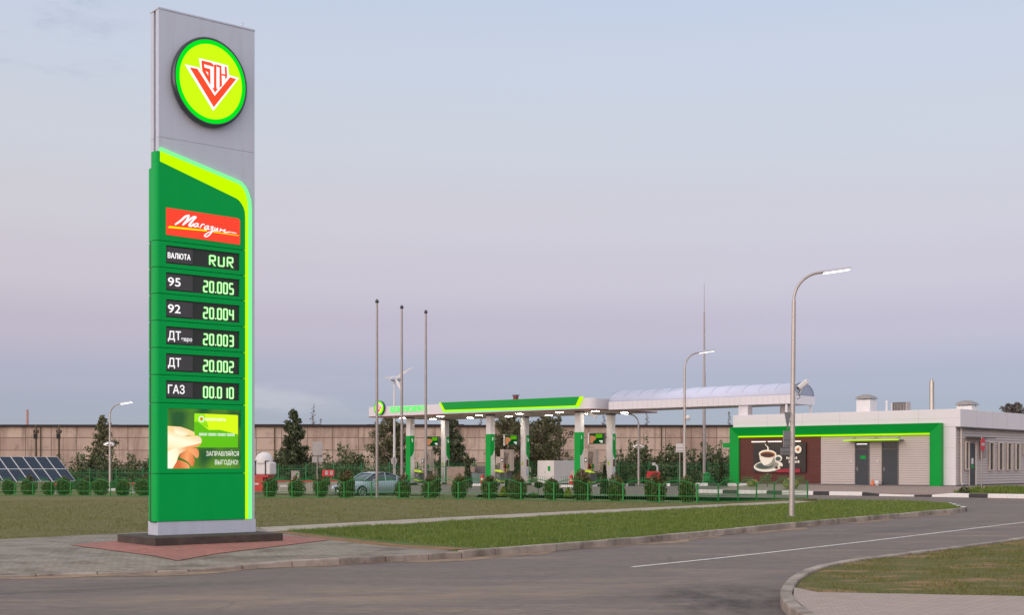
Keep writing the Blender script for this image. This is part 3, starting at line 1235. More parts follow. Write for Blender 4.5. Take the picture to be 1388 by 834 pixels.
for kk, pts in ST.items():
    P = [(p.x, YF - .014, p.z) for p in catmull([(a, 0, b) for a, b in pts], 5)]
    big = kk[0] == 'M'
    rr = [(.023 if big else .0145) * (.75 + .35 * math.sin(PI * i / max(1, len(P) - 1))) for i in range(len(P))]
    if kk == 'n3':
        rr = [.0145 * (1 - .75 * max(0, i / len(P) - .4)) for i in range(len(P))]
    sc_.tube(P, rr, 7)
sc_.build("script_letters", M['white_led'], rb)

# round emblem
cx_, cz_ = 1.2, 10.68
db = MB()
db.tube([(cx_, -.001, cz_), (cx_, -.06, cz_), (cx_, -.17, cz_), (cx_, -.195, cz_)], [.985, 1.03, 1.03, 1.0], 64)
emb = db.build("round_emblem", M['rim'], py)
EK = .905
emb.scale = (EK, 1, 1)
emb.location = (cx_ * (1 - EK), 0, 0)
e = MB().disc(cx_, cz_, .965, -.1975, 64)
e.build("lit_ring", M['ring_led'], emb)
MB().disc(cx_, cz_, .865, -.2, 64).build("lit_disc", M['disc_led'], emb)
sh = lambda P: [(cx_ + (a - cx_) / EK, b) for a, b in P]
wl = MB()
wl.prism(sh([(0.542, 10.953), (0.894, 10.949), (1.281, 10.434), (1.633, 10.923), (1.906, 10.899), (1.247, 10.008)]), -.206, -.203)
wl.prism(sh([(0.89, 11.166), (1.247, 11.156), (1.617, 11.137), (1.647, 10.916), (1.281, 10.434), (0.938, 10.901)]), -.2055, -.203)
wl.build("emblem_outline", M['white_led'], emb)
rl = MB()
rl.prism(sh([(0.661, 10.907), (0.85, 10.908), (1.281, 10.363), (1.674, 10.875), (1.829, 10.857), (1.259, 10.098)]), -.210, -.207)
rl.prism(sh([(0.949, 11.123), (1.192, 11.119), (1.252, 11.081), (1.252, 11.028), (1.17, 11.038), (1.015, 11.049), (1.026, 10.975), (1.17, 10.963), (1.176, 10.595), (0.971, 10.877)]), -.210, -.207)
rl.prism(sh([(1.263, 11.084), (1.325, 11.104), (1.325, 10.545), (1.363, 10.542), (1.288, 10.44), (1.225, 10.541), (1.263, 10.54)]), -.2101, -.207)
rl.prism(sh([(1.332, 11.105), (1.449, 11.094), (1.466, 10.633), (1.404, 10.576), (1.404, 11.05), (1.332, 11.05)]), -.210, -.207)
rl.prism(sh([(1.46, 10.916), (1.556, 10.915), (1.556, 10.873), (1.46, 10.875)]), -.2098, -.207)
rl.prism(sh([(1.534, 11.1), (1.584, 11.093), (1.597, 10.865), (1.55, 10.789)]), -.2102, -.207)
rl.build("emblem_letters", M['red_led'], emb)
MB().prism(sh([(1.053, 10.893), (1.114, 10.878), (1.119, 10.803)]), -.2125, -.2105).build("emblem_gap", M['white_led'], emb)

# advertising screen (a picture: flat layers behind the glass)
M['scr_bg'] = mat("screen green", S(40, 100, 14), .3, var=0)


def screen_bg():
    m = M['scr_bg']
    t = m.node_tree
    b = t.nodes["Principled BSDF"]
    tcn = t.nodes.new("ShaderNodeTexCoord")
    nz = t.nodes.new("ShaderNodeTexNoise")
    nz.inputs["Scale"].default_value = 1.6
    nz.inputs["Detail"].default_value = 1
    t.links.new(tcn.outputs["Object"], nz.inputs[0])
    r = t.nodes.new("ShaderNodeValToRGB")
    r.color_ramp.elements[0].position = .36
    r.color_ramp.elements[1].position = .68
    r.color_ramp.elements[0].color = (*S(6, 84, 24), 1)
    r.color_ramp.elements[1].color = (*S(92, 150, 20), 1)
    t.links.new(nz.outputs[0], r.inputs[0])
    t.links.new(r.outputs[0], b.inputs["Emission Color"])
    b.inputs["Emission Strength"].default_value = .9
    b.inputs["Base Color"].default_value = (.02, .02, .02, 1)


screen_bg()


def sg(name, rgb):
    return glow(name, S(*rgb), 1.08, (.02, .02, .02))


M['card1'] = sg("card lime", (208, 240, 8))
M['card2'] = sg("card green", (124, 208, 4))
M['card3'] = sg("card dark green", (92, 184, 6))
M['skin1'] = sg("picture skin light", (255, 226, 178))
M['skin2'] = sg("picture skin", (250, 190, 130))
M['skin3'] = sg("picture skin shade", (226, 140, 88))
M['skin4'] = sg("picture skin deep", (190, 92, 48))


def picture_gradient(name, stops, dx, dz, lo, hi):
    m = sg(name, (200, 150, 100))
    t_ = m.node_tree
    tc_ = t_.nodes.new("ShaderNodeTexCoord")
    dt = t_.nodes.new("ShaderNodeVectorMath")
    dt.operation = 'DOT_PRODUCT'
    dt.inputs[1].default_value = (dx, 0, dz)
    t_.links.new(tc_.outputs["Object"], dt.inputs[0])
    q_ = t_.nodes.new("ShaderNodeMapRange")
    q_.inputs[1].default_value = lo
    q_.inputs[2].default_value = hi
    t_.links.new(dt.outputs["Value"], q_.inputs[0])
    cr = t_.nodes.new("ShaderNodeValToRGB")
    cr.color_ramp.elements[0].color = (*S(*stops[0]), 1)
    cr.color_ramp.elements[1].color = (*S(*stops[-1]), 1)
    for i_, c_ in enumerate(stops[1:-1]):
        e_ = cr.color_ramp.elements.new((i_ + 1) / (len(stops) - 1))
        e_.color = (*S(*c_), 1)
    t_.links.new(q_.outputs[0], cr.inputs[0])
    t_.links.new(cr.outputs[0], t_.nodes["Principled BSDF"].inputs["Emission Color"])
    return m


M['skin1'] = picture_gradient("picture thumb", [(255, 196, 128), (255, 232, 190), (255, 244, 212), (255, 210, 150)], .25, 1, 2.12, 2.66)
M['skin2'] = picture_gradient("picture finger", [(226, 140, 84), (255, 206, 148), (255, 240, 208), (250, 196, 140)], .3, 1, 2.35, 2.82)
M['skin3'] = picture_gradient("picture ring finger", [(206, 104, 54), (248, 176, 116), (222, 126, 74)], 1, .35, 1.1, 1.75)
M['skin4'] = picture_gradient("picture curled finger", [(196, 92, 44), (244, 160, 100), (204, 104, 56)], 1, -.2, .05, .5)
M['skin5'] = picture_gradient("picture palm", [(255, 250, 226), (255, 238, 200), (238, 160, 100)], 1, .15, .45, .98)
M['card2'] = picture_gradient("card green gradient", [(150, 226, 10), (104, 196, 4), (70, 160, 10)], .4, -1, -2.4, -1.6)
M['nail'] = sg("picture nail", (255, 214, 190))
M['pic_text'] = sg("picture letters", (226, 230, 214))
CARD = [(0.854, 2.96), (.872, 2.984), (1.945, 2.971), (1.963, 2.95), (1.959, 2.222), (1.945, 2.202), (0.854, 2.192)]
SW1 = [(0.854, 2.96), (.872, 2.984), (1.101, 2.981), (1.17, 2.78), (1.212, 2.648), (1.057, 2.707), (0.924, 2.796), (0.854, 2.78)]
SW2 = [(0.854, 2.78), (0.924, 2.796), (1.057, 2.707), (1.212, 2.607), (1.503, 2.612), (1.959, 2.511), (1.959, 2.202), (0.854, 2.192)]
INDEX = [(0.188, 2.68), (0.51, 2.666), (0.705, 2.608), (0.848, 2.549), (0.863, 2.468), (0.684, 2.465), (0.51, 2.412), (0.295, 2.349), (0.188, 2.388)]
INDEXS = [(0.36, 2.67), (0.51, 2.655), (0.66, 2.60), (.70, 2.50), (0.52, 2.45), (0.40, 2.44), (.37, 2.5)]
HAND = [(0.188, 2.40), (0.381, 2.39), (0.52, 2.42), (0.662, 2.435), (0.80, 2.452), (0.93, 2.455), (1.005, 2.42), (1.035, 2.358), (1.02, 2.29), (0.98, 2.24), (0.924, 2.213), (0.82, 2.185), (0.705, 2.13), (0.58, 2.09), (0.489, 2.047), (0.45, 1.97), (0.41, 1.86), (0.317, 1.709), (0.188, 1.709)]
HANDS = [(0.188, 2.1), (0.30, 2.16), (0.5, 2.20), (0.75, 2.26), (0.92, 2.27), (.97, 2.235), (0.924, 2.213), (0.82, 2.185), (0.705, 2.13), (0.58, 2.09), (0.489, 2.047), (0.45, 1.97), (0.41, 1.86), (0.317, 1.709), (0.188, 1.709)]
NAIL = [(0.87, 2.425), (0.93, 2.432), (0.985, 2.41), (1.003, 2.357), (0.96, 2.345), (0.90, 2.36)]
MID = [(0.684, 2.13), (0.80, 2.17), (0.902, 2.183), (0.955, 2.13), (0.968, 2.06), (0.955, 1.975), (0.915, 1.945), (0.87, 1.97), (0.837, 2.009), (0.76, 2.07)]
RING = [(0.499, 2.047), (0.684, 2.12), (0.76, 2.09), (0.82, 2.0), (0.858, 1.907), (0.85, 1.82), (0.82, 1.765), (0.782, 1.753), (0.745, 1.79), (0.716, 1.845), (0.618, 1.906), (0.489, 1.966)]
PINK = [(0.435, 1.905), (0.56, 1.88), (0.684, 1.825), (0.725, 1.77), (0.738, 1.709), (0.317, 1.709)]
PINKS = [(0.435, 1.905), (0.5, 1.80), (.45, 1.709), (0.317, 1.709)]
scr = MB().box(.186, 2.029, -.040, -.030, 1.706, 3.084).build("advert_screen", M['scr_bg'], py)
pic = MB()
lay = [(CARD, 0), (SW1, 1), (SW2, 2), (MID, 5), (RING, 5), (PINK, 5), (PINKS, 6), (INDEX, 4), (INDEXS, 3), (HAND, 4), (HANDS, 4), (NAIL, 7)]
lay = [(CARD, 0), (SW1, 1), (SW2, 2), (MID, 5), (RING, 6), (PINK, 5), (INDEX, 3), (INDEXS, 4), (HAND, 8), ([(a if a < .6 else a, b + .012) for a, b in HAND[:9]] + [(.9, 2.27), (.6, 2.2), (.34, 2.16), (.2, 2.1)], 3), (NAIL, 7)]
for i, (P, m_) in enumerate(lay):
    P = [(max(a, .188), b) for a, b in P]
    pic.prism(P, -.0425 - i * .0009, -.0402 - i * .0009, m_)
pic.build("advert_picture", [M['card1'], M['card2'], M['card3'], M['skin1'], M['skin2'], M['skin3'], M['skin4'], M['nail'], M['skin5']], scr)
text("advert_text", "ЗАПРАВЛЯЙСЯ", .15, 1.15, -.0445, 2.0, M['pic_text'], scr, fit=.83, heavy=.01)
text("advert_text", "ВЫГОДНО!", .15, 1.37, -.0445, 1.80, M['pic_text'], scr, fit=.59, heavy=.01)
text("advert_text", "0000 0000 0000 0000", .09, .97, -.0465, 2.47, M['white_led'], scr, fit=.9, heavy=.012)
text("advert_text", "БЕЛОРУСНЕФТЬ", .08, 1.125, -.0465, 2.82, M['white_led'], scr, fit=.52, heavy=.02)
cl = MB().disc(1.028, 2.854, .072, -.0465, 24)
cl.build("card_emblem", M['white_led'], scr)
cl = MB()
cl.disc(1.028, 2.854, .055, -.0475, 24)
cl.build("card_emblem", M['card2'], scr)
MB().prism([(.99, 2.885), (1.066, 2.885), (1.028, 2.81)], -.0485, -.048).build("card_emblem", M['red_led'], scr)

# ------------------------------------------------------------------ STATION BUILDING
bz = T(*at(1200, 80))
BZ = .50
bl = thing("station_building", (26.28, 75, 0), -math.atan2(.656, .755), "long white station shop with green frame, brown wall and coffee poster", "building")
mb = MB()
mb.box(-15.3, -.29, .0, 11.8, .1, 4.05)
wall = mb.build("wall", M['white_panel'], bl)
MB().box(-15.345, 0, -.02, 12, 4.04, 5.09).build("parapet", M['white_panel'], bl, .02)
MB().box(-15.0, -.3, .3, 11.7, 4.99, 5.0).build("roof", M['soffit'], bl)
MB().box(-.3, .02, -.005, 12.2, 3.975, 4.036).build("parapet_trim", M['dark_grey'], bl)
MB().box(-15.38, -.2, -.1, -.002, .1, .585).build("plinth", M['dark_grey'], bl)
MB().box(-.288, -.2, -.0, 14, .1, .60).build("plinth", M['dark_grey'], bl)


def siding(x0, x1, z0, z1, pitch=.14, dep=.045, y=-.002):
    mb_ = MB()
    z = z0
    while z < z1 - .02:
        zz = min(z + pitch, z1)
        P = [(x0, y, z), (x1, y, z), (x1, y - dep, z + .012), (x0, y - dep, z + .012), (x0, y - dep * .25, zz), (x1, y - dep * .25, zz), (x0, y, zz), (x1, y, zz)]
        b = len(mb_.v)
        mb_.v += P
        for f in ((0, 1, 2, 3), (3, 2, 5, 4), (4, 5, 7, 6), (0, 3, 4, 6), (1, 7, 5, 2)):
            mb_.f.append(tuple(b + i for i in f))
            mb_.m.append(0)
            mb_.s.append(False)
        z = zz
    return mb_


for (x0, x1, z0, z1) in ((-8.945, -6.64, .6, 3.6), (-5.66, -4.88, .6, 3.6), (-3.79, -1.854, .6, 3.6), (-6.64, -5.66, 3.23, 3.6), (-4.88, -3.79, 3.23, 3.6)):
    siding(x0, x1, z0, z1).build("siding", M['siding'], bl)
mb = MB()
z = .6
while z < 3.62:
    mb.box(-14.95, -8.95, -.05, -.002, z, min(z + .142, 3.63))
    z += .15
mb.build("brown_cladding", M['wood'], bl, .006)
MB().box(-14.95, -8.95, -.03, -.0015, .6, 3.62).build("cladding_backing", M['glass_dark'], bl)
mb = MB()
for k in range(1, 6):
    mb.box(-15.345 + k * 2.56, -15.333 + k * 2.56, -.024, -.0205, 4.05, 5.08)
mb.box(-15.3, -.02, -.0238, -.0206, 4.55, 4.558)
mb.build("panel_joints", M['siding'], bl)
mb = MB()
for k in range(1, 5):
    mb.box(.0005, .004, k * 2.5, k * 2.5 + .014, 4.05, 5.08)
mb.build("panel_joints", M['siding'], bl)
mb = MB()
for z_ in (1.6, 2.8):
    mb.box(-1.0, -.3, -.004, -.0008, z_, z_ + .01)
mb.build("panel_joints", M['siding'], bl)
# green portal frame with splayed, mitred faces
yo, yi = -.45, -.16
XO0, XO1, ZO = -15.35, -1.02, 4.275
XI0, XI1, ZI = -14.83, -1.80, 3.70
mb = MB()
O = [(XO0, yo, .5), (XO0, yo, ZO), (XO1, yo, ZO), (XO1, yo, .5)]
I = [(XI0, yi, .5), (XI0, yi, ZI), (XI1, yi, ZI), (XI1, yi, .5)]
for k in range(3):
    mb.face([O[k], I[k], I[k + 1], O[k + 1]][::-1])
    a, b = O[k], O[k + 1]
    mb.face([a, b, (b[0], 0, b[2]), (a[0], 0, a[2])][::-1])
    a, b = I[k], I[k + 1]
    mb.face([a, b, (b[0], 0, b[2]), (a[0], 0, a[2])])
mb.face([O[0], (XO0, 0, .5), (XI0, 0, .5), I[0]])
mb.face([O[3], I[3], (XI1, 0, .5), (XO1, 0, .5)])
mb.build("green_frame", M['green_panel'], bl)
MB().box(XI0 + .01, XI1 - .01, -.22, -.05, 3.605, 3.69).build("light_strip", M['lime_led'], bl)


def door(x0, x1, z1, sign):
    d = MB().box(x0 + .06, x1 - .06, -.05, -.012, .53, 2.72).build("door", M['door'], bl, .004)
    mb_ = MB()
    mb_.box(x0, x0 + .06, -.075, -.01, .5, z1)
    mb_.box(x1 - .06, x1, -.075, -.01, .5, z1)
    mb_.box(x0 + .06, x1 - .06, -.075, -.01, z1 - .06, z1)
    mb_.box(x0 + .06, x1 - .06, -.075, -.01, 2.722, 2.78)
    mb_.build("door_frame", M['dark_grey'], d)
    MB().box(x0 + .06, x1 - .06, -.03, -.012, 2.78, z1 - .06).build("transom_pane", M['glass_dark'], d)
    h = MB()
    h.tube([(x0 + .14, -.05, 1.55), (x0 + .14, -.11, 1.55), (x0 + .27, -.11, 1.55)], .013, 8)
    h.box(x0 + .115, x0 + .165, -.056, -.05, 1.42, 1.66)
    h.build("handle", M['steel'], d)
    if sign:
        MB().box(x0 + .36, x0 + .72, -.056, -.051, 2.16, 2.36).build("door_sign", M['green_panel'], d)


door(-6.62, -5.68, 3.2, True)
door(-4.86, -3.81, 3.2, False)
tl = MB().box(-6.5, -5.82, -.07, -.04, 3.06, 3.1)
tl.build("transom_band", M['lamp_soft'], bl)  # emissive strip across the top of the first door's transom
aw = MB()
aw.box(-7.0, -3.45, -.80, -.02, 3.30, 3.33, 0, Matrix.Translation((0, 0, 0)) @ Matrix.Shear('XY', 4, (0, 0)))
aw.beam((-6.6, -.75, 3.29), (-6.6, -.04, 3.5), .03, .03)
aw.beam((-5.2, -.75, 3.29), (-5.2, -.04, 3.5), .03, .03)
aw.beam((-3.7, -.75, 3.29), (-3.7, -.04, 3.5), .03, .03)
awo = aw.build("door_awning", mat("frosted canopy glass", S(120, 160, 130), .2, 0, .05), bl)
MB().box(-7.02, -3.43, -.835, -.802, 3.27, 3.345).build("awning_strip", M['lime_led'], awo)
for x in (-6.85, -5.12):
    MB().box(x - .04, x + .04, -.07, -.0355, 1.98, 2.08).build("wall_button", M['white_paint'], bl)

# coffee poster: printed board, flat picture
po = thing("coffee_poster", (0, 0, 0), 0, "dark poster of a white coffee cup on the brown station wall", "poster")
po.location = bl.location
po.rotation_euler = bl.rotation_euler
M['p_dark'] = mat("poster dark", S(42, 38, 34), .5, 0, .25, .5)
M['p_cream'] = mat("poster cream", S(240, 238, 222), .35, 0, .05)
M['p_shade'] = mat("poster cup grey", S(150, 152, 138), .35, 0, .05)
M['p_deep'] = mat("poster teal grey", S(64, 84, 80), .35, 0, .05)
M['p_coffee'] = mat("poster coffee", S(70, 36, 20), .35, 0, .1)
M['p_foam'] = mat("poster foam", S(176, 108, 56), .35, 0, .1)
M['p_red'] = mat("poster crimson", S(150, 20, 44), .35, 0, .5, 6)
MB().box(-13.72, -9.93, -.17, -.052, 1.31, 3.22).build("board", M['p_dark'], po)


def ell(cx, cz, rx, rz, a0=0, a1=2 * PI, n=40, tilt=0):
    return [(cx + rx * math.cos(a0 + (a1 - a0) * k / n) , cz + rz * math.sin(a0 + (a1 - a0) * k / n) + tilt * rx * math.cos(a0 + (a1 - a0) * k / n)) for k in range(n + (0 if abs(a1 - a0 - 2 * PI) < 1e-6 else 1))]


pic = MB()
ck = -12.66
PX = [(ell(-12.62, 1.72, 1.06, .37, tilt=.06), 0), (ell(-12.72, 1.76, .86, .26, tilt=.06), 1), (ell(-12.85, 1.75, .62, .20, tilt=.06), 2),
      ([(-13.28, 2.48), (-13.22, 2.15), (-13.08, 1.90), (-12.92, 1.76), (-12.62, 1.68), (-12.35, 1.74), (-12.2, 1.88), (-12.07, 2.12), (-12.02, 2.48)], 0),
      ([(-12.92, 1.76), (-12.62, 1.68), (-12.35, 1.74), (-12.2, 1.88), (-12.07, 2.12), (-12.02, 2.42), (-12.2, 2.3), (-12.36, 1.98), (-12.6, 1.82)], 1),
      (ell(-12.65, 2.5, .64, .27, tilt=-.03), 0), (ell(-12.64, 2.47, .55, .2, tilt=-.03), 3), (ell(-12.66, 2.44, .48, .15, tilt=-.03), 4),
      (ell(-11.86, 2.22, .28, .22), 0), (ell(-11.87, 2.19, .19, .14), 2), (ell(-12.0, 1.62, .1, .09), 4), (ell(-11.68, 1.66, .08, .06), 4),
      ([(-12.1, 1.31), (-10.28, 1.31), (-10.3, 1.55), (-11.0, 1.58), (-11.8, 1.5)], 5), (ell(-10.44, 2.78, .25, .25), 0), ([(-10.6, 2.8), (-10.36, 2.92), (-10.32, 2.72), (-10.46, 2.66)], 3)]
for i, (P, m_) in enumerate(PX):
    pic.prism(P, -.176 - i * .005, -.1705 - i * .005, m_)
P = [(p.x, -.26, p.z) for p in catmull([(-12.72, 0, 2.66), (-12.62, 0, 2.8), (-12.64, 0, 2.95), (-12.78, 0, 3.08), (-12.84, 0, 3.16)], 5)]
for i in range(len(P) - 1):
    a, b = P[i], P[i + 1]
    wd = .06 - .002 * i
    pic.prism([(a[0] - wd, a[2]), (a[0] + wd, a[2]), (b[0] + wd, b[2]), (b[0] - wd, b[2])], -.20, -.18, 0)
for j, (x0, z0, ws) in enumerate(((-11.3, 2.16, (.1, .07, .12, .08, .1, .09, .1)), (-11.12, 1.92, (.08, .1, .07, .1, .1, .08, .11)))):
    x = x0
    for k, q in enumerate(ws):
        pic.box(x, x + q * .8, -.18, -.1705, z0, z0 + (.13 if k % 3 else .16), 0)
        x += q + .02
pic.build("picture", [M['p_cream'], M['p_shade'], M['p_deep'], M['p_foam'], M['p_coffee'], M['p_red']], po)
for x0, x1 in ((-13.7, -12.66), (-12.5, -11.5), (-10.9, -10.15)):
    lb_ = MB().box(x0, x1, -.46, -.36, 3.29, 3.35).build("light_bar", M['white_paint'], po)
    MB().box(x0 + .02, x1 - .02, -.445, -.375, 3.28, 3.2885).build("lamp_tube", M['poster_lamp'], lb_)
mb = MB()
for x in (-13.5, -12.8, -12.3, -11.7, -10.8, -10.3):
    mb.beam((x, -.40, 3.30), (x, -.06, 3.26), .025, .025)
mb.build("light_bracket", M['steel'], po)

# side facade (faces right), local x = -.29 plane
sd = thing("side", (0, 0, 0), 0, None, None)
bpy.data.objects.remove(sd)
XS = -.29
mb = siding(0, 12, .62, 3.97, .16, .06)
for i, p in enumerate(mb.v):
    mb.v[i] = (XS - p[1], p[0], p[2])
mb.build("siding", M['siding'], bl)


def side_window(y0, y1, z0, z1):
    mb_ = MB()
    mb_.box(XS + .062, XS + .16, y0 - .05, y0, z0 - .05, z1 + .05)
    mb_.box(XS + .062, XS + .16, y1, y1 + .05, z0 - .05, z1 + .05)
    mb_.box(XS + .062, XS + .16, y0, y1, z1, z1 + .05)
    mb_.box(XS + .062, XS + .19, y0, y1, z0 - .05, z0)
    f = mb_.build("window", M['soffit'], bl)
    MB().box(XS + .062, XS + .056, y0, y1, z0, z1).build("pane", M['glass_dark'], f)


side_window(1.25, 1.72, 1.55, 3.14)
for k, y0 in enumerate((5.06, 6.62, 8.12, 9.6)):
    side_window(y0, y0 + .62, 1.48, 3.16)
side_window(11.1, 11.75, 2.5, 3.16)
d = MB().box(XS + .062, XS + .08, 1.86, 2.78, .56, 3.1).build("door", M['door'], bl)
mb = MB()
mb.box(XS + .062, XS + .12, 2.78, 2.92, .56, 3.16)
mb.box(XS + .062, XS + .12, 1.79, 1.86, .56, 3.16)
mb.build("door_frame", M['soffit'], d)
MB().box(XS + .081, XS + .085, 2.2, 2.5, 1.85, 2.2).build("door_notice", M['white_paint'], d)
MB().box(XS + .081, XS + .085, 2.2, 2.5, 1.6, 1.8).build("door_sign", M['green_panel'], d)
MB().box(XS + .05, XS + .75, 1.4, 4.4, 3.40, 3.46).build("door_awning", M['dark_grey'], bl)
mb = MB()
mb.tube([(XS + .12, .5, 3.97), (XS + .12, .5, .75), (XS + .2, .5, .6)], .05, 10)
mb.build("downpipe", M['soffit'], bl)
MB().box(XS + .062, XS + .3, 3.55, 4.0, 2.2, 3.2).build("wall_cabinet", M['steel'], bl, .01)
# entrance canopy stub at the far left end
MB().box(-16.9, -15.36, 1.2, 3.4, 2.98, 3.28).build("entrance_canopy", M['green_panel'], bl, .02)


# roof equipment
def roof_thing(px, yb, name, label, cat):
    """place on the roof at picture column px, yb metres behind the front wall"""
    # line: (26.28 + .755 s + .656 yb) / (75 - .656 s + .755 yb) = k
    k = (px - 694) / 1735
    s = (k * (75 + .755 * yb) - 26.28 - .656 * yb) / (.755 + .656 * k)
    return thing(name, (26.28 + .755 * s + .656 * yb, 75 - .656 * s + .755 * yb, 5.0), -math.atan2(.656, .755), label, cat)


def mushroom(px, yb, wd, h1, h2, label):
    r = roof_thing(px, yb, "roof_vent", label, "vent")
    MB().box(-wd / 2, wd / 2, -wd / 2, wd / 2, 0, h1).build("shaft", M['white_paint'], r, .01)
    k = wd * .6
    mb_ = MB()
    for a, b in (((k, h1 + .06), (k * .75, h1 + .24)), ((k * .75, h1 + .24), (k * .3, h1 + h2))):
        q0 = [(-a[0], -a[0], a[1]), (a[0], -a[0], a[1]), (a[0], a[0], a[1]), (-a[0], a[0], a[1])]
        q1 = [(-b[0], -b[0], b[1]), (b[0], -b[0], b[1]), (b[0], b[0], b[1]), (-b[0], b[0], b[1])]
        for i in range(4):
            j = (i + 1) % 4
            mb_.face([q0[i], q0[j], q1[j], q1[i]])
    mb_.face(q1)
    mb_.face([(-k, -k, h1 + .06), (-k, k, h1 + .06), (k, k, h1 + .06), (k, -k, h1 + .06)])
    for sx in (-1, 1):
        for sy in (-1, 1):
            mb_.box(sx * wd * .4 - .03, sx * wd * .4 + .03, sy * wd * .4 - .03, sy * wd * .4 + .03, h1, h1 + .07)
    mb_.build("hood", M['steel'], r)


mushroom(1174.5, 3.5, .95, .98, .36, "square white roof vent with hipped hood, left of the roof fan unit")
mushroom(1311, 4.2, .95, .42, .36, "low white roof vent with hipped hood at the roof corner")
r = roof_thing(1202, 3.2, "roof_pipe", "thin white vent pipe with cap on the station roof", "pipe")
mb = MB()
mb.cyl((0, 0, 0), (0, 0, .78), .07)
mb.lathe([(.0, .9), (.11, .82), (.11, .78), (.0, .78)])
mb.build("pipe", M['white_paint'], r)
r = roof_thing(1222, 4.0, "fan_unit", "boxy grey air conditioning unit on the station roof", "fan unit")
MB().box(-.48, .42, -.3, .3, .0, .78).build("casing", M['dark_grey'], r, .02)
mb = MB()
for k in range(9):
    mb.box(-.44 + k * .1, -.41 + k * .1, -.32, -.302, .06, .72)
mb.build("grille", M['steel'], r)
MB().box(-.58, -.49, -.28, .28, .0, .74).build("side_panel", M['white_paint'], r)
MB().box(.43, .47, -.32, .32, .0, .8).build("side_panel", M['siding'], r)
r = roof_thing(1263, 4.0, "steel_flue", "tall polished steel chimney on the station roof", "chimney")
mb = MB()
mb.cyl((0, 0, 0), (0, 0, 2.05), .145, None, 20)
mb.cyl((0, 0, 2.05), (0, 0, 2.2), .075, None, 16)
for z in (.6, 1.3, 1.95):
    mb.tube([(0, 0, z), (0, 0, z + .03)], .152, 20)
mb.build("flue", M['chimney'], r)
r = roof_thing(1299, 4.6, "roof_post", "short orange post on the station roof corner", "post")
MB().box(-.05, .05, -.05, .05, 0, .62).build("post", M['yellow'], r)
mb = MB()
mb.tube([(.1, 0, 0), (.1, 0, .6), (.16, 0, .66), (.24, 0, .6)], .03, 8)
mb.build("bent_pipe", M['steel'], r)
for px, yb, lab in ((1000, 6.5, ""),):
    pass

# ------------------------------------------------------------------ FORECOURT CANOPY
cn = thing("forecourt_canopy", (5.778, 92.45, 0), -math.atan2(.656, .755), "long flat white forecourt canopy with green band on six columns", "canopy")


def rounded(x0, x1, y0, y1, r, n=8):
    P = [(x0, y0)]
    for k in range(n + 1):
        a = -PI / 2 + (PI / 2) * k / n
        P.append((x1 - r + r * math.cos(a), y0 + r + r * math.sin(a)))
    P += [(x1, y1), (x0, y1)]
    return P


MB().prism(rounded(-23.65, .04, 0, 8.2, .55), 5.86, 6.66, plane='xy').build("fascia", M['white_panel'], cn, .02)
MB().prism(rounded(-23.66, .05, -.012, 8.2, .55), 5.80, 5.857, plane='xy').build("edge_trim", M['maroon'], cn)
MB().prism(rounded(-23.5, -.1, .12, 8.0, .5), 5.788, 5.797, plane='xy').build("soffit", M['soffit'], cn)
mb = MB()
mb.prism([(-14.55, 6.17), (-1.35, 6.13), (-.98, 6.76), (-15.0, 6.78)], -.20, -.001)
mb.build("green_band", M['green_panel'], cn)
mb = MB()
mb.prism([(-15.2, 6.78), (-15.003, 6.78), (-14.553, 6.168), (-1.347, 6.128), (-.977, 6.76), (-.75, 6.76), (-1.2, 6.02), (-14.75, 6.05)], -.21, -.001)
mb.build("light_strip", M['lime_led'], cn)
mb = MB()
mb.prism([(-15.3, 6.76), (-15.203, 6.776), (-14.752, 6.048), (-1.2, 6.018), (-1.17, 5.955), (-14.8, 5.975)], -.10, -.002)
mb.build("strip_glow_edge", M['strip_halo'], cn)  # strip edge plus its glow on the fascia, made as an emissive border
em = MB()
em.tube([(-22.2, -.002, 6.56), (-22.2, -.2, 6.56)], .60, 40)
em = em.build("round_emblem", M['rim'], cn)
MB().disc(-22.2, 6.56, .58, -.203, 40).build("lit_ring", M['ring_led'], em)
MB().disc(-22.2, 6.56, .49, -.206, 40).build("lit_disc", M['disc_led'], em)


def vmini(par, ox, oz, s, y):
    a = MB()
    a.prism([(ox - .5 * s, oz + .27 * s), (ox - .22 * s, oz + .27 * s), (ox - .2 * s, oz + .45 * s), (ox + .25 * s, oz + .45 * s), (ox + .28 * s, oz + .27 * s), (ox + .5 * s, oz + .27 * s), (ox, oz - .52 * s)], y, y + .002)
    a.build("emblem_outline", M['white_led'], par)
    a = MB()
    a.prism([(ox - .4 * s, oz + .21 * s), (ox - .25 * s, oz + .21 * s), (ox, oz - .17 * s), (ox + .25 * s, oz + .21 * s), (ox + .4 * s, oz + .21 * s), (ox, oz - .42 * s)], y - .003, y - .001)
    for dx in (-.13, 0, .13):
        a.box(ox + dx * s - .03 * s, ox + dx * s + .03 * s, y - .003, y - .001, oz + (.05 if dx else -.05) * s, oz + .38 * s)
    a.build("emblem_letters", M['red_led'], par)


vmini(em, -22.2, 6.54, .85, -.21)
text("sign_letters", "БЕЛОРУСНЕФТЬ", .62, -20.95, -.05, 6.16, M['sign_green'], cn, fit=4.25, bold=.08)
k = 0
for x in (-21.6, -17.2, -12.9, -8.6, -4.6, -1.2):
    for y in (2.0, 5.6):
        lf = MB().box(x - .26, x + .26, y - .26, y + .26, 5.772, 5.787).build("canopy_light", M['white_paint'], cn)
        MB().box(x - .21, x + .21, y - .21, y + .21, 5.764, 5.7715).build("diffuser", M['canopy_lamp'], lf)


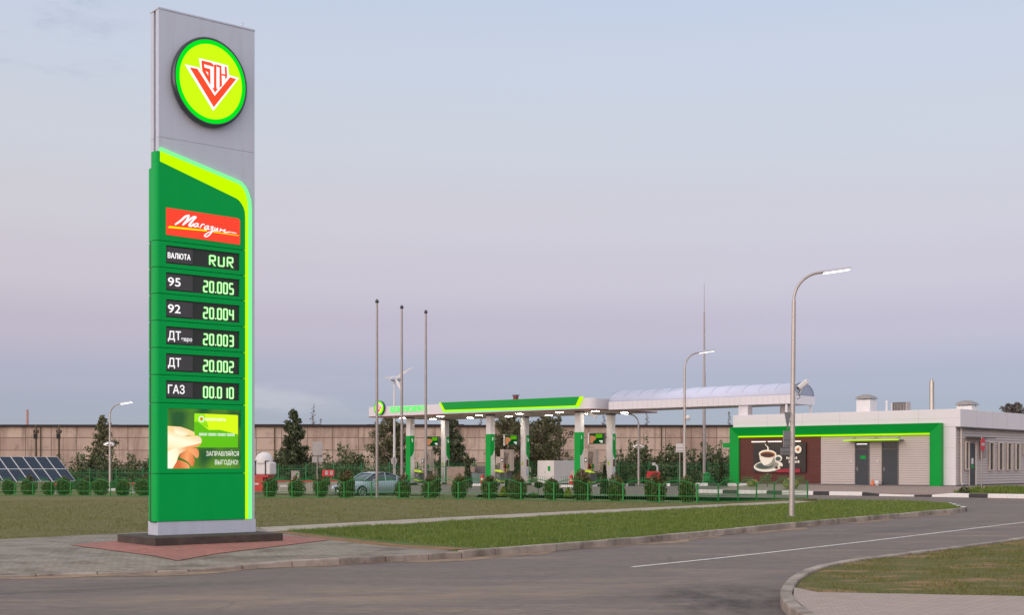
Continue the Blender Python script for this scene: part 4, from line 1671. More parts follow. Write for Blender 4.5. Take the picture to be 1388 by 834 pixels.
def column(x, y, front, digit):
    p = MB().box(x - .25, x + .25, y - .25, y + .25, .2, 5.7)
    p = p.build("column", M['white_paint'], cn, .02)
    MB().box(x - .27, x + .27, y - .27, y + .27, 5.66, 5.785).build("column_cap", M['dark_grey'], p)
    g = MB()
    a = .27
    if front:
        g.box(x - a, x + a, y - a, y - .252, .25, 4.22)
        g.prism([(y - a, 2.45), (y - .02, 2.6), (y + .18, 3.0), (y + .2, 4.22), (y - a, 4.22)], 0, .02)
        # second prism was laid in x-z: move it on to the +x face
        n0 = len(g.v) - 10
        for i in range(n0, len(g.v)):
            q = g.v[i]
            g.v[i] = (x + .252 + q[1], q[0], q[2])
        nf = 7
        for i in range(len(g.f) - nf, len(g.f)):
            g.f[i] = g.f[i][::-1]
    else:
        g.box(x - a, x + a, y + .252, y + a, .25, 4.22)
        g.prism([(y + a, .25), (y + .2, .25), (y + .2, 2.2), (y - .1, 2.7), (y - .1, 4.22), (y + a, 4.22)], 0, .02)
        n0 = len(g.v) - 12
        for i in range(n0, len(g.v)):
            q = g.v[i]
            g.v[i] = (x + .252 + q[1], q[0], q[2])
        for i in range(len(g.f) - 8, len(g.f)):
            g.f[i] = g.f[i][::-1]
    g.build("green_panel", M['green_panel'], p)
    tx = text("number", digit, .38, x + .2745, y - (.12 if front else -.02), 3.72, M['white_led'], p, rot=(0, 0, R(90)))
    if not front:
        MB().box(x - .12, x + .02, y - .2545, y - .2515, 1.75, 2.05).build("green_notice", M['lime'], p)
        nb_ = MB().box(x + .2515, x + .3, y - .16, y + .16, 1.62, 2.28).build("notice_box", M['white_paint'], p)
        MB().box(x + .3005, x + .306, y - .12, y + .12, 1.66, 2.24).build("notice_poster", M['wood'], nb_)
        MB().box(x + .2515, x + .31, y - .16, y + .16, .95, 1.5).build("paper_dispenser", M['grey_sheet'], p, .01)
    return p


cols = [(-20.3, 1.6, True, '5'), (-11.3, 1.6, True, '3'), (-2.4, 1.6, True, '1'), (-21.1, 6.6, False, '5'), (-12.0, 6.6, False, '3'), (-3.2, 6.6, False, '1')]
for a in cols:
    column(*a)


def cpos(x, y):
    return (5.778 + .755 * x + .656 * y, 92.45 - .656 * x + .755 * y)


RU = -math.atan2(.656, .755)
ordn = ["left", "middle", "right"]
# little screens on the rear columns
M['mini_scr'] = glow("small screen green", S(10, 70, 30), .8)
M['mini_skin'] = glow("small screen skin", S(190, 130, 90), .8)
M['mini_card'] = glow("small screen card", S(90, 170, 20), .8)
scr_first = None
for i, (x, y) in enumerate(((-21.1, 6.6), (-12.0, 6.6), (-3.2, 6.6))):
    wx, wy = cpos(x, y)
    lab = f"small advert screen hanging on the {ordn[i]} rear column of the forecourt"
    if scr_first is None:
        s_ = thing("advert_monitor", (wx, wy, 3.42), RU, lab, "screen", "screens on the forecourt columns")
        MB().box(-1.75, -.28, -.5, -.3, 0, .86).build("casing", M['dark_grey'], s_, .01)
        MB().box(-1.87, -1.752, -.52, -.28, -.03, .9).build("side_cover", M['white_paint'], s_)
        p_ = MB().box(-1.7, -.33, -.506, -.502, .05, .81).build("display", M['mini_scr'], s_)
        q = MB()
        q.prism([(-1.68, .07), (-1.4, .07), (-1.3, .25), (-1.08, .38), (-1.05, .52), (-1.2, .62), (-1.45, .68), (-1.68, .66)], -.512, -.508, 0)
        q.prism([(-1.1, .48), (-.45, .48), (-.45, .78), (-1.1, .78)], -.51, -.507, 1)
        q.box(-.75, -.42, -.51, -.507, .2, .28, 2)
        q.box(-.62, -.42, -.51, -.507, .1, .17, 2)
        q.build("advert_picture", [M['mini_skin'], M['mini_card'], M['pic_text']], p_)
        MB().beam((-.35, -.4, .5), (-.24, -.24, .5), .08, .1).build("bracket", M['dark_grey'], s_)
        scr_first = s_
    else:
        s_ = copy_tree(scr_first)
        s_["label"] = lab
    s_.location = (wx, wy, 3.42)

# pump islands
for i, x in enumerate((-20.9, -11.7, -2.8)):
    wx, wy = cpos(x, 4.1)
    z = T(wx, wy)
    ii = thing("pump_island", (wx, wy, z - .13), RU, f"raised kerbed pump island, {ordn[i]} one under the forecourt canopy", "pump island", "pump islands")
    MB().box(-.85, .85, -3.9, 3.9, 0, .16).build("island_top", M['concrete'], ii)
    mb = MB()
    for k in range(8):
        mb.box(-.9, -.852, -3.9 + k * .975, -3.9 + (k + 1) * .975, 0, .17, k % 2)
        mb.box(.852, .9, -3.9 + k * .975, -3.9 + (k + 1) * .975, 0, .17, k % 2)
    mb.box(-.9, .9, -3.95, -3.902, 0, .17, 0)
    mb.build("painted_edge", [M['kerb_white'], M['kerb_black']], ii)

# fuel dispensers
first = None
for i, x in enumerate((-21.6, -12.5, -3.9)):
    wx, wy = cpos(x, 4.7)
    z = T(wx, wy) + .03
    lab = f"beige fuel dispenser with coloured nozzles on the {ordn[i]} pump island"
    if first is None:
        f_ = thing("fuel_dispenser", (wx, wy, z), RU, lab, "fuel pump", "fuel dispensers under the canopy")
        MB().box(-.3, .5, -.35, .35, 0, 1.0).build("base_cabinet", M['dark_grey'], f_, .02)
        MB().box(-1.55, -.32, -.35, .35, 0, 1.02).build("side_cabinet", M['brown_grey'], f_, .02)
        MB().box(-.3, .12, -.25, .25, 1.0, 1.62).build("neck", M['brown_grey'], f_, .02)
        hd = MB().box(-.75, .14, -.3, .3, 1.62, 2.15).build("head", M['brown_grey'], f_, .03)
        MB().box(-.18, .06, -.306, -.301, 1.72, 2.02).build("display", M['glass_dark'], hd)
        MB().box(-.12, .0, -.309, -.307, 1.8, 1.94).build("read_out", M['label_white'], hd)
        hm = MB().box(-.3, .12, -.25, .25, 2.152, 2.75)
        for k in range(5):
            hm.box(.14 + k * .14, .24 + k * .14, -.22, .22, 1.0, 2.72)
        hm.build("hose_mast", M['brown_grey'], f_, .02)
        for k, mm in enumerate(('red', 'black', 'yellow', 'fence')):
            n_ = MB()
            n_.box(.2 + k * .12, .3 + k * .12, -.34, -.23, 1.28, 1.55)
            n_.tube([(.25 + k * .12, -.3, 1.28), (.25 + k * .12, -.36, 1.0), (.25 + k * .12, -.33, .9)], .03, 8)
            n_.build("nozzle", M[mm], f_)
        mb = MB()
        for k in range(4):
            X0 = .25 + k * .12
            mb.tube([(X0, -.28, 2.5), (X0, -.42, 1.9), (X0, -.45, 1.2), (X0, -.36, 1.35)], .018, 6)
        mb.build("hoses", M['black'], f_)
        first = f_
    else:
        f_ = copy_tree(first)
        f_["label"] = lab
    f_.location = (wx, wy, z)

# bins and extinguishers by the front columns
fb = fx = None
for i, x in enumerate((-20.3, -11.3, -2.4)):
    wx, wy = cpos(x + .85, 1.75)
    z = T(wx, wy) + .03
    lab = f"grey bin with slanted lime lid beside the {ordn[i]} front canopy column"
    if fb is None:
        b_ = thing("litter_bin", (wx, wy, z), RU, lab, "bin", "litter bins by the front columns")
        MB().box(-.35, .35, -.3, .3, 0, .95).build("body", M['dark_grey'], b_, .02)
        for zz in (1.08, .3):
            q = MB()
            q.prism([(-.38, zz - .02), (.42, zz - .12), (.42, zz - .08), (-.30, zz + .14)], -.34, .32)
            q.build("lid" if zz > 1 else "flap", M['lime'], b_)
        MB().box(-.3, -.28, -.3, .3, .95, 1.1).build("lid_support", M['dark_grey'], b_)
        MB().box(-.06, .06, -.31, -.3005, .62, .76).build("emblem", M['steel'], b_)
        fb = b_
    else:
        b_ = copy_tree(fb)
        b_["label"] = lab
    b_.location = (wx, wy, z)
    b_.scale = (.8, .8, .92)
    wx, wy = cpos(x - .35, 1.05)
    z = T(wx, wy) + .03
    lab = f"red wheeled fire extinguisher at the foot of the {ordn[i]} front column"
    if fx is None:
        e_ = thing("fire_extinguisher", (wx, wy, z), RU, lab, "extinguisher", "fire extinguishers by the front columns")
        q = MB().lathe([(0, .05), (.2, .05), (.24, .12), (.24, .78), (.2, .92), (.08, 1.0), (.06, 1.1), (0, 1.1)], 18)
        q.build("cylinder", M['red'], e_)
        MB().lathe([(.243, .4), (.243, .66)], 18).build("label_band", mat("cream label", S(226, 200, 170), .5), e_)
        q = MB()
        q.tube([(.05, 0, 1.08), (.2, -.08, 1.12), (.3, -.12, .8), (.28, -.12, .5)], .02, 6)
        q.build("hose", M['black'], e_)
        fx = e_
    else:
        e_ = copy_tree(fx)
        e_["label"] = lab
    e_.location = (wx, wy, z)
    e_.scale = (.68, .68, .68)

# chimney stub on the canopy
r = thing("canopy_vent", (*cpos(-10.3, 3.5), 6.66), RU, "small dark vent box on top of the forecourt canopy", "vent")
MB().box(-.15, .15, -.15, .15, 0, .62).build("shaft", M['maroon'], r)
MB().box(-.2, .2, -.2, .2, .621, .72).build("hood", M['dark_grey'], r)
r = thing("floodlight", (*cpos(-.9, .9), 5.55), RU + R(30), "white floodlight hanging under the canopy corner", "floodlight")
MB().box(-.12, .55, -.12, .12, -.1, .1, 0, Matrix.Rotation(R(-28), 4, 'Y') if False else Matrix.Rotation(R(28), 4, 'Y')).build("housing", M['white_paint'], r, .02)
MB().box(-.04, .04, -.04, .04, .05, .24).build("mount", M['steel'], r)

# ------------------------------------------------------------------ ARCHED WALKWAY ROOF
wk = thing("arched_walkway", (7.0, 92.82, 0), RU, "white beam walkway roof with arched translucent glazing to the shop", "walkway roof")
mb = MB()
mb.box(0, 14.77, 0, .3, 5.79, 6.36)
mb.box(0, 14.77, 2.9, 3.2, 5.79, 6.36)
mb.box(14.5, 14.77, .3, 2.9, 5.79, 6.36)
mb.box(0, .27, .3, 2.9, 5.79, 6.36)
bm_ = mb.build("beams", M['white_panel'], wk, .02)
mb = MB()
x = .45
while x < 14.6:
    mb.box(x - .006, x + .006, -.004, -.0005, 5.8, 6.35)
    x += .42
mb.build("panel_joints", M['siding'], bm_)
MB().box(.1, 14.7, .3, 2.9, 5.85, 5.87).build("soffit", M['soffit'], wk)
arc = []
NA = 18
for k in range(NA + 1):
    a = PI - PI * k / NA
    arc.append((1.6 + 1.55 * math.cos(a), 6.3 + .90 * math.sin(a) ** .92))
mb = MB()
b = len(mb.v)
for x in (.05, 14.72):
    for (yy, zz) in arc:
        mb.v.append((x, yy, zz))
for k in range(NA):
    mb.f.append((k, k + 1, NA + 1 + k + 1, NA + 1 + k))
    mb.m.append(0)
    mb.s.append(True)
gl = mb.build("glazing", M['poly'], wk)
so = gl.modifiers.new("thick", 'SOLIDIFY')
so.thickness = .03
mb = MB()
mb.face([(14.70, y, z) for y, z in arc])
mb.face([(14.69, y, z) for y, z in arc][::-1])
M['end_glass'] = mat("blue grey end glazing", S(150, 156, 178), .2, 0, .05)
mb.build("end_glazing", M['end_glass'], wk)
mb = MB()
mb.face([(.07, y, z) for y, z in arc][::-1])
mb.build("end_glazing", M['end_glass'], wk)
mb = MB()
n = 12
for i in range(n + 1):
    x = .06 + 14.65 * i / n
    mb.tube([(x, y, z + .02) for y, z in arc], .022, 6)
mb.build("ribs", M['poly_rib'], wk)
zr = 5.0
for (x, y, w_) in ((11.05, .5, .36), (13.0, 2.6, .36)):
    MB().box(x - w_, x + w_, y - .3, y + .3, zr - .3, 5.788).build("support", M['white_panel'], wk, .01)
for (x, y) in ((14.3, .2), (14.55, 3.0)):
    MB().box(x - .06, x + .06, y - .06, y + .06, zr - .3, 5.788).build("support", M['white_paint'], wk)


# ------------------------------------------------------------------ FENCE (low, arched panels)
def arch_panel(width, pitch=.122):
    mb_ = MB()
    w2 = width - .09
    x0 = .045

    def archz(x):
        t = (x - x0) / w2 * 2 - 1
        return .84 + .22 * (1 - t * t)
    n_ = int(round(w2 / pitch))
    for i in range(n_ + 1):
        x = x0 + w2 * i / n_
        t = (x - x0) / w2
        top = 1.235 if .16 < t < .84 else archz(x)
        mb_.box(x - .0056, x + .0056, -.0056, .0056, .05, top)
    for z in (.05, .34):
        mb_.box(x0 - .03, x0 + w2 + .03, -.016, .016, z - .014, z + .014)
    pts = [(x0 + w2 * k / 12, 0, archz(x0 + w2 * k / 12)) for k in range(13)]
    mb_.tube(pts, .017, 6)
    return mb_


def run_fence(name, label, P0, d, n, width, last=True):
    root = thing(name, (P0.x, P0.y, T(P0.x, P0.y)), math.atan2(d.y, d.x), label, "fence", "low green fences")
    pm = None
    post = None
    for i in range(n + 1):
        wp = P0 + d * (width * i)
        dz = T(wp.x, wp.y) - T(P0.x, P0.y)
        if post is None:
            q = MB().box(-.03, .03, -.03, .03, -.1, .9)
            q.lathe([(.042, .9), (.042, .915), (.0, .94)], 4)
            post = q.build("fence_post", M['fence'], root)
            pp = post
        elif i < n or last:
            pp = post.copy()
            COL.objects.link(pp)
        pp.location = (width * i, 0, dz)
        if i < n:
            if pm is None:
                pm = arch_panel(width).build("fence_panel", M['fence'], root)
                pq = pm
            else:
                pq = pm.copy()
                COL.objects.link(pq)
            wp2 = P0 + d * (width * (i + 1))
            dz2 = T(wp2.x, wp2.y) - T(P0.x, P0.y)
            pq.location = (width * i, 0, dz)
            pq.rotation_euler = (0, -math.atan2(dz2 - dz, width), 0)
    return root


PW = 1.93
run_fence("picket_fence", "long low green picket fence with arched panels before the shrubs", FP0, FD, 28, PW)
run_fence("picket_fence", "short green picket fence run turning back from the corner beside the lamp post", FP0 + FD2 * .06, FD2, 6, PW)


# tall fence far behind
def far_panel(width):
    mb_ = MB()
    n_ = int(width / .13)
    for i in range(n_):
        x = .06 + (width - .12) * i / (n_ - 1)
        mb_.box(x - .011, x + .011, -.011, .011, .1, 1.72)
    for z in (.2, 1.4):
        mb_.box(.0, width, -.02, .02, z - .02, z + .02)
    return mb_


fp = Vector(at(-20, 112))
fe = Vector(at(1000, 104))
fd = (fe - fp)
nfar = int(fd.length / 2.4)
fw = fd.length / nfar
fd.normalize()
root = thing("tall_fence", (fp.x, fp.y, T(fp.x, fp.y)), math.atan2(fd.y, fd.x), "tall dark green picket fence far behind the forecourt by the warehouse", "fence")
pm = far_panel(fw).build("fence_panel", M['fence_far'], root)
pst = MB().box(-.04, .04, -.04, .04, -.2, 1.85).build("fence_post", M['fence_far'], root)
for i in range(1, nfar + 1):
    wp = fp + fd * fw * i
    dz = T(wp.x, wp.y) - T(fp.x, fp.y)
    for src in (pm, pst):
        c_ = src.copy()
        COL.objects.link(c_)
        c_.location = (fw * i, 0, dz)


# ------------------------------------------------------------------ vegetation
def leaf_mesh(name, centers, sizes, material, aspect=.6):
    n = len(centers)
    C = np.array(centers)
    nrm = RNG.normal(size=(n, 3))
    nrm /= np.linalg.norm(nrm, axis=1)[:, None]
    a = RNG.normal(size=(n, 3))
    a -= (a * nrm).sum(1)[:, None] * nrm
    a /= np.linalg.norm(a, axis=1)[:, None]
    b = np.cross(nrm, a)
    s = np.array(sizes)[:, None]
    V = np.stack([C - a * s, C + b * s * aspect, C + a * s, C - b * s * aspect], 1)
    me = bpy.data.meshes.new(name)
    me.vertices.add(n * 4)
    me.vertices.foreach_set("co", V.reshape(-1))
    me.loops.add(n * 4)
    me.loops.foreach_set("vertex_index", np.arange(n * 4, dtype=np.int32))
    me.polygons.add(n)
    me.polygons.foreach_set("loop_start", np.arange(0, n * 4, 4, dtype=np.int32))
    me.polygons.foreach_set("loop_total", np.full(n, 4, np.int32))
    me.update()
    me.validate()
    me.materials.append(material)
    o_ = bpy.data.objects.new(name, me)
    COL.objects.link(o_)
    return o_


def clumps(cl, per, spread=.5):
    """cl: list of (x,y,z,r) ; leaves near the surface of each clump"""
    res = []
    for (x, y, z, r) in cl:
        n = max(8, int(per * r * r))
        d = RNG.normal(size=(n, 3))
        d /= np.linalg.norm(d, axis=1)[:, None]
        rad = r * (1 - spread * RNG.random(n) ** 1.6)
        res.append(np.array([x, y, z]) + d * rad[:, None] * np.array([1, 1, .8]))
    return np.concatenate(res)


M['leaf_tree'] = foliage("tree leaves", S(54, 66, 48), S(82, 94, 66), S(116, 122, 92))
M['leaf_birch'] = foliage("birch leaves", S(78, 84, 62), S(106, 108, 78), S(138, 134, 102))
M['leaf_bush'] = foliage("wild bush leaves", S(60, 72, 50), S(92, 102, 70), S(124, 128, 94))
M['leaf_far'] = foliage("far leaves", S(92, 92, 88), S(112, 108, 104), S(136, 128, 124))
M['leaf_shrub'] = foliage("shrub leaves", S(48, 58, 30), S(78, 90, 44), S(112, 118, 66), S(104, 78, 56), .80, 1.2)
M['leaf_shrub2'] = foliage("shrub leaves green", S(44, 58, 26), S(76, 92, 42), S(112, 122, 62), S(104, 90, 58), .9, 1.4)
M['leaf_conifer'] = foliage("conifer needles", S(34, 48, 28), S(56, 70, 38), S(82, 92, 54))
M['leaf_yellow'] = foliage("yellow green needles", S(92, 104, 30), S(140, 142, 48), S(176, 172, 76))
M['leaf_pale'] = foliage("pale shrub leaves", S(116, 122, 66), S(150, 148, 92), S(182, 176, 120))


def sprays(tips, per, spread, lo=.35):
    """leaves scattered along branches: tips = (x0,y0,z0, x1,y1,z1)"""
    res = []
    for q in tips:
        a, b = np.array(q[:3]), np.array(q[3:6])
        ln_ = np.linalg.norm(b - a)
        n = max(6, int(per * (.5 + ln_)))
        u = lo + (1.04 - lo) * RNG.random(n) ** .75
        w_ = spread * (1.15 - .75 * u) * (.7 + .5 * ln_)
        P = a + (b - a) * u[:, None] + RNG.normal(size=(n, 3)) * w_[:, None]
        P[:, 2] -= .12 * u * u * ln_ * RNG.random(n)
        res.append(P)
    return np.concatenate(res)


def tree(px, Y, h, r, name, label, leafm, style='cone', base=.0, nb=110, per=46, ls=.11):
    x, y = at(px, Y)
    z0 = T(x, y) - .15
    rt = thing(name, (x, y, z0), random.uniform(0, 6), label, "tree", "trees behind the forecourt")
    tk = MB()
    lean = random.uniform(-.15, .15)
    tk.tube([(0, 0, -.2), (lean * .4, .05, h * .35), (lean, .05, h * .7), (lean * .6, 0, h * .97)], [.15, .11, .06, .012], 8)
    tips = []
    for k in range(nb):
        t_ = (k + random.random()) / nb
        if style == 'cone':
            t_ = t_ ** 1.15
            prof = (1 - t_) ** .72 * (.6 + .4 * min(1, t_ / .18)) + .05
        elif style == 'round':
            prof = math.sqrt(max(0, 1 - (2 * t_ - 1) ** 2)) + .08
        else:
            prof = math.sin(PI * min(1, t_ * .86 + .12)) ** .75 + .05
        zz = base + (h - base) * t_
        a = random.uniform(0, 2 * PI)
        d_ = r * prof * random.choice((random.uniform(.35, .8), random.uniform(.7, 1.12)))
        dx, dy = d_ * math.cos(a), d_ * math.sin(a)
        zt_ = min(h, zz + d_ * random.uniform(-.05, .45))
        zb_ = max(.15, zz - d_ * .35)
        tips.append((lean * .6 * t_, 0, zb_, dx, dy, zt_))
        if d_ > .35 * r:
            tk.tube([(lean * .6 * t_, 0, zb_), (dx * .5, dy * .5, (zb_ + zt_) / 2 + .05), (dx, dy, zt_)], [.028, .016, .005], 4, caps=False)
    tk.build("trunk", M['bark'], rt)
    P = sprays(tips, per, .17)
    P = P[P[:, 2] > .1]
    o_ = leaf_mesh("crown", P, ls * (.6 + .8 * RNG.random(len(P))), leafm)
    o_.parent = rt
    return rt


tree(140, 124, 6.8, 2.3, "tree", "dark loose tree beyond the tall fence, behind the leftmost street lamp", M['leaf_birch'], 'cone', .1, 120, 34)
tree(398, 118, 6.85, 2.1, "tree", "dense dark green tree beside the big grey road sign back", M['leaf_tree'], 'cone', .2, 150, 60)
tree(530, 124, 6.7, 2.1, "tree", "loose pale tree behind the left end of the forecourt canopy", M['leaf_birch'], 'loose', .2, 130, 40)
tree(612, 128, 6.9, 2.5, "tree", "pointed dark tree behind the left rear canopy column", M['leaf_tree'], 'cone', .2, 140, 46)
tree(690, 126, 6.8, 2.2, "tree", "dark tree seen between the middle pair of canopy columns", M['leaf_birch'], 'loose', .2, 130, 46)
tree(738, 128, 6.8, 2.6, "tree", "widest bushy tree behind the white container", M['leaf_birch'], 'loose', .4, 140, 36)
tree(1378, 118, 7.05, 1.25, "tree", "round dark tree top showing above the station roof at right", M['leaf_far'], 'round', 4.4, 70, 40)
for i, (px, Y, h, lab) in enumerate(((425, 178, 10.4, "thin bare tree behind the warehouse roof, right of the dense dark tree"), (435, 185, 8.6, "short thin tree top behind the warehouse roof, left of the canopy emblem"),
                                     (818, 180, 8.8, "thin hazy tree behind the warehouse roof left of the small forecourt lamp"), (877, 182, 9.0, "thin bare tree behind the warehouse roof right of the small forecourt lamp"),
                                     (988, 178, 9.0, "thin bare tree behind the warehouse roof beside the station building"), (652, 182, 9.0, "small hazy tree tip behind the warehouse under the canopy"))):
    tree(px, Y, h, .75, "bare_tree", lab, M['leaf_far'], 'cone', 5.0, 34, 7, .09)

# wild bushes by the warehouse
bush_src = []
for k in range(4):
    tips = []
    for j in range(74):
        a = random.uniform(0, 2 * PI)
        d_ = random.uniform(.1, 1.7)
        ht = random.uniform(.7, 2.1) * (1.15 - .4 * d_)
        if j % 9 == 0:
            ht = random.uniform(1.7, 2.7)
        bx, by = d_ * .6 * math.cos(a), d_ * .6 * math.sin(a)
        tips.append((bx, by, 0, d_ * math.cos(a + .2), d_ * math.sin(a + .2), max(.4, ht)))
    P = sprays(tips, 30, .13, .12)
    P = P[P[:, 2] > .03]
    o_ = leaf_mesh("wild_bush", P, .095 * (.6 + .9 * RNG.random(len(P))), M['leaf_bush'])
    bush_src.append(o_)
words = ["first", "second", "third", "fourth", "fifth", "sixth", "seventh", "eighth", "ninth", "tenth", "eleventh", "twelfth", "thirteenth", "fourteenth", "fifteenth", "sixteenth", "seventeenth", "eighteenth", "nineteenth", "twentieth",
         "twenty-first", "twenty-second", "twenty-third", "twenty-fourth", "twenty-fifth", "twenty-sixth", "twenty-seventh", "twenty-eighth", "twenty-ninth", "thirtieth"]
spots_l = [(96, 1.0), (112, 1.25), (128, 1.1), (158, 1.2), (176, 1.25), (193, 1.0)]
spots_r = [(365, 1.0), (382, 1.15), (418, 1.1), (446, 1.15), (464, 1.25), (480, 1.15), (520, .9), (566, .6), (775, .9), (797, 1.0), (846, 1.15), (868, 1.3), (885, 1.2), (902, 1.35), (918, 1.2), (936, 1.15), (952, 1.35), (972, 1.2), (990, 1.1)]
used = set()
for grp, spots in (("left of the price pylon", spots_l), ("right of the price pylon", spots_r)):
    for i, (px, s_) in enumerate(spots):
        Y = 116 + (i * 37 % 5) * .9
        x, y = at(px, Y)
        k = i % 4
        if k in used:
            o_ = bush_src[k].copy()
            COL.objects.link(o_)
        else:
            o_ = bush_src[k]
            used.add(k)
        o_.location = (x, y, T(x, y) - .2)
        o_.rotation_euler = (0, 0, i * 1.9)
        o_.scale = (s_, s_, s_ * (1.0 + .22 * ((i * 7) % 3 - 1)))
        tag(o_, f"{words[i]} wild dark green bush behind the tall fence, counted rightward, {grp}", "bush", "wild bushes by the warehouse")


# clipped round shrubs behind the low fence
def shrub_mesh(matn, hgt, wdt, seed):
    rg = np.random.default_rng(int(seed * 10) + 3)
    parts_ = []
    for j in range(7):
        n = 800 if j == 0 else 300
        d = rg.normal(size=(n, 3))
        d /= np.linalg.norm(d, axis=1)[:, None]
        rad = (1 - .5 * rg.random(n) ** 1.5)
        a = rg.random() * 2 * PI
        off = np.array([math.cos(a) * wdt * .13, math.sin(a) * wdt * .13, hgt * (.42 + .16 * rg.normal() * .8)]) if j else np.array([0, 0, hgt * .46])
        k_ = (.49 if j == 0 else .33 + .06 * rg.random())
        parts_.append(d * rad[:, None] * np.array([wdt * k_, wdt * k_, hgt * (.49 if j == 0 else .33 + .1 * rg.random())]) + off)
    for j in range(7):                       # loose shoots
        a = rg.random() * 2 * PI
        el = rg.random() ** .6
        dd = np.array([math.cos(a) * math.cos(el * 1.5), math.sin(a) * math.cos(el * 1.5), math.sin(el * 1.5)])
        t_ = np.linspace(.75, 1.04 + .1 * rg.random(), 7)[:, None]
        parts_.append(dd * t_ * np.array([wdt * .5, wdt * .5, hgt * .52]) + np.array([0, 0, hgt * .46]) + rg.normal(size=(7, 3)) * .012)
    P = np.concatenate(parts_)
    P = P[P[:, 2] > .03]
    return leaf_mesh("foliage", P, .05 * (.6 + .9 * RNG.random(len(P))), M[matn])


protos = []
for k in range(7):
    rt = thing("round_shrub", (0, 0, 0), 0, "x", "shrub", "clipped round shrubs along the fence")
    f_ = shrub_mesh('leaf_shrub' if k < 4 else 'leaf_shrub2', 1.1 + .09 * (k % 3), 1.0 + .08 * (k % 2), k * 2.1)
    f_.parent = rt
    q = MB()
    for j in range(5):
        a = j * 1.26
        q.tube([(0, 0, -.1), (.1 * math.cos(a), .1 * math.sin(a), .35), (.25 * math.cos(a), .25 * math.sin(a), .7)], [.03, .02, .01], 5)
    q.build("stem", M['bark'], rt)
    protos.append(rt)
seen = set()


def along_fence(px, off):
    """point on the line parallel to the fence, off metres behind it, at picture column px"""
    k = (px - 694) / 1735
    P = FP0 + FN * off
    s = (k * P.y - P.x) / (FD.x - k * FD.y)
    return P + FD * s


for side_, lst in (("left of", [14, 39, 64, 88, 113, 138, 167, 192]), ("right of", [368, 402, 433, 470, 545, 586, 623, 662, 702, 747, 791, 836, 887, 932])):
    for i, px in enumerate(lst):
        p = along_fence(px + (i * 7 % 5 - 2) * .8, .95 + .14 * ((i * 5) % 3))
        k = (i * 3) % 7
        if side_[0] == 'l':
            k = 4 + i % 3
        if k in seen:
            o_ = copy_tree(protos[k])
        else:
            o_ = protos[k]
            seen.add(k)
        o_.location = (p.x, p.y, T(p.x, p.y) - .02)
        o_.rotation_euler = (0, 0, i * 2.3)
        s_ = (1.0 if side_[0] == 'l' else 1.12) * (1 + .1 * math.sin(i * 2.7))
        kx = 1.0 if side_[0] == 'l' else .84
        o_.scale = (s_ * kx, s_ * kx, s_ * (1.04 if px > 600 else 1))
        o_["label"] = f"clipped round shrub behind the low fence, {words[i]} from the left {side_} the pylon"
for k in range(7):
    if k not in seen:
        for ch in list(protos[k].children):
            bpy.data.objects.remove(ch)
        bpy.data.objects.remove(protos[k])


def small_plant(px, Y, h, wd, matn, name, label, shape='cone', stem=0., n=900, ls=.06):
    x, y = at(px, Y)
    rt = thing(name, (x, y, T(x, y) - .02), 0, label, "shrub")
    t_ = RNG.random(n)
    a = RNG.random(n) * 2 * PI
    if shape == 'cone':
        rr = wd / 2 * np.minimum(1, (1 - t_) * 1.25 + .05) * np.sqrt(.45 + .55 * RNG.random(n)) * (1 + .12 * np.sin(a * 3 + t_ * 9))
        P = np.stack([rr * np.cos(a), rr * np.sin(a), .05 + stem + t_ * h], 1)
    else:
        d = RNG.normal(size=(n, 3))
        d /= np.linalg.norm(d, axis=1)[:, None]
        P = d * (1 - .3 * RNG.random(n) ** 2)[:, None] * np.array([wd / 2, wd / 2, h / 2]) + np.array([0, 0, h / 2 + stem])
        P = P[P[:, 2] > .02]
    f_ = leaf_mesh("foliage", P, ls * (.6 + .9 * RNG.random(len(P))), M[matn])
    f_.parent = rt
    MB().tube([(0, 0, -.1), (0, 0, stem + h * .5)], [.04, .02], 6).build("stem", M['bark'], rt)
    return rt


small_plant(634, 92, 2.25, .55, 'leaf_tree', "slim_conifer", "slim pale conifer in front of the grey waste skips", n=1500, ls=.09)
small_plant(819.5, 78, 1.75, .52, 'leaf_conifer', "slim_conifer", "tall slim dark conifer before the right fuel dispenser", n=1500, ls=.07)
small_plant(686.5, 74, .95, .24, 'leaf_conifer', "slim_conifer", "narrow dark conifer before the middle fuel dispenser", n=700, ls=.06)
small_plant(682, 73, .5, .46, 'leaf_yellow', "dwarf_conifer", "yellow green dwarf conifer, left one behind the fence")
small_plant(770, 71, .5, .46, 'leaf_yellow', "dwarf_conifer", "yellow green dwarf conifer, right one behind the fence near the white container")
small_plant(761, 71.5, .42, .36, 'leaf_conifer', "dwarf_conifer", "small dark green dwarf conifer left of the right yellow one")
small_plant(730, 74, .3, .48, 'leaf_conifer', "topiary_ball", "dark topiary ball on a thin stem before the white container", 'ball', .5, 600)
small_plant(723, 72, .22, .5, 'leaf_shrub2', "low_plant", "low spreading green plant under the topiary ball", 'ball', 0, 300)
small_plant(978, 84, 1.35, .4, 'leaf_conifer', "slim_conifer", "dark cone conifer left of the station building", n=1100, ls=.06)
small_plant(1020, 79.5, .45, .65, 'leaf_pale', "pale_shrub", "pale round shrub before the brown wall, left one", 'ball', 0, 900)
small_plant(1072, 76.3, .65, .9, 'leaf_pale', "pale_shrub", "pale round shrub before the brown wall, right one by the lamp post", 'ball', 0, 900)
small_plant(1040, 78.5, .3, .5, 'leaf_birch', "young_tree", "sparse young sapling before the coffee poster", 'ball', .55, 110)
small_plant(1307, 68.3, .35, .5, 'leaf_bush', "low_plant", "small dark plant at the tip of the station grass plot", 'ball', 0, 250)

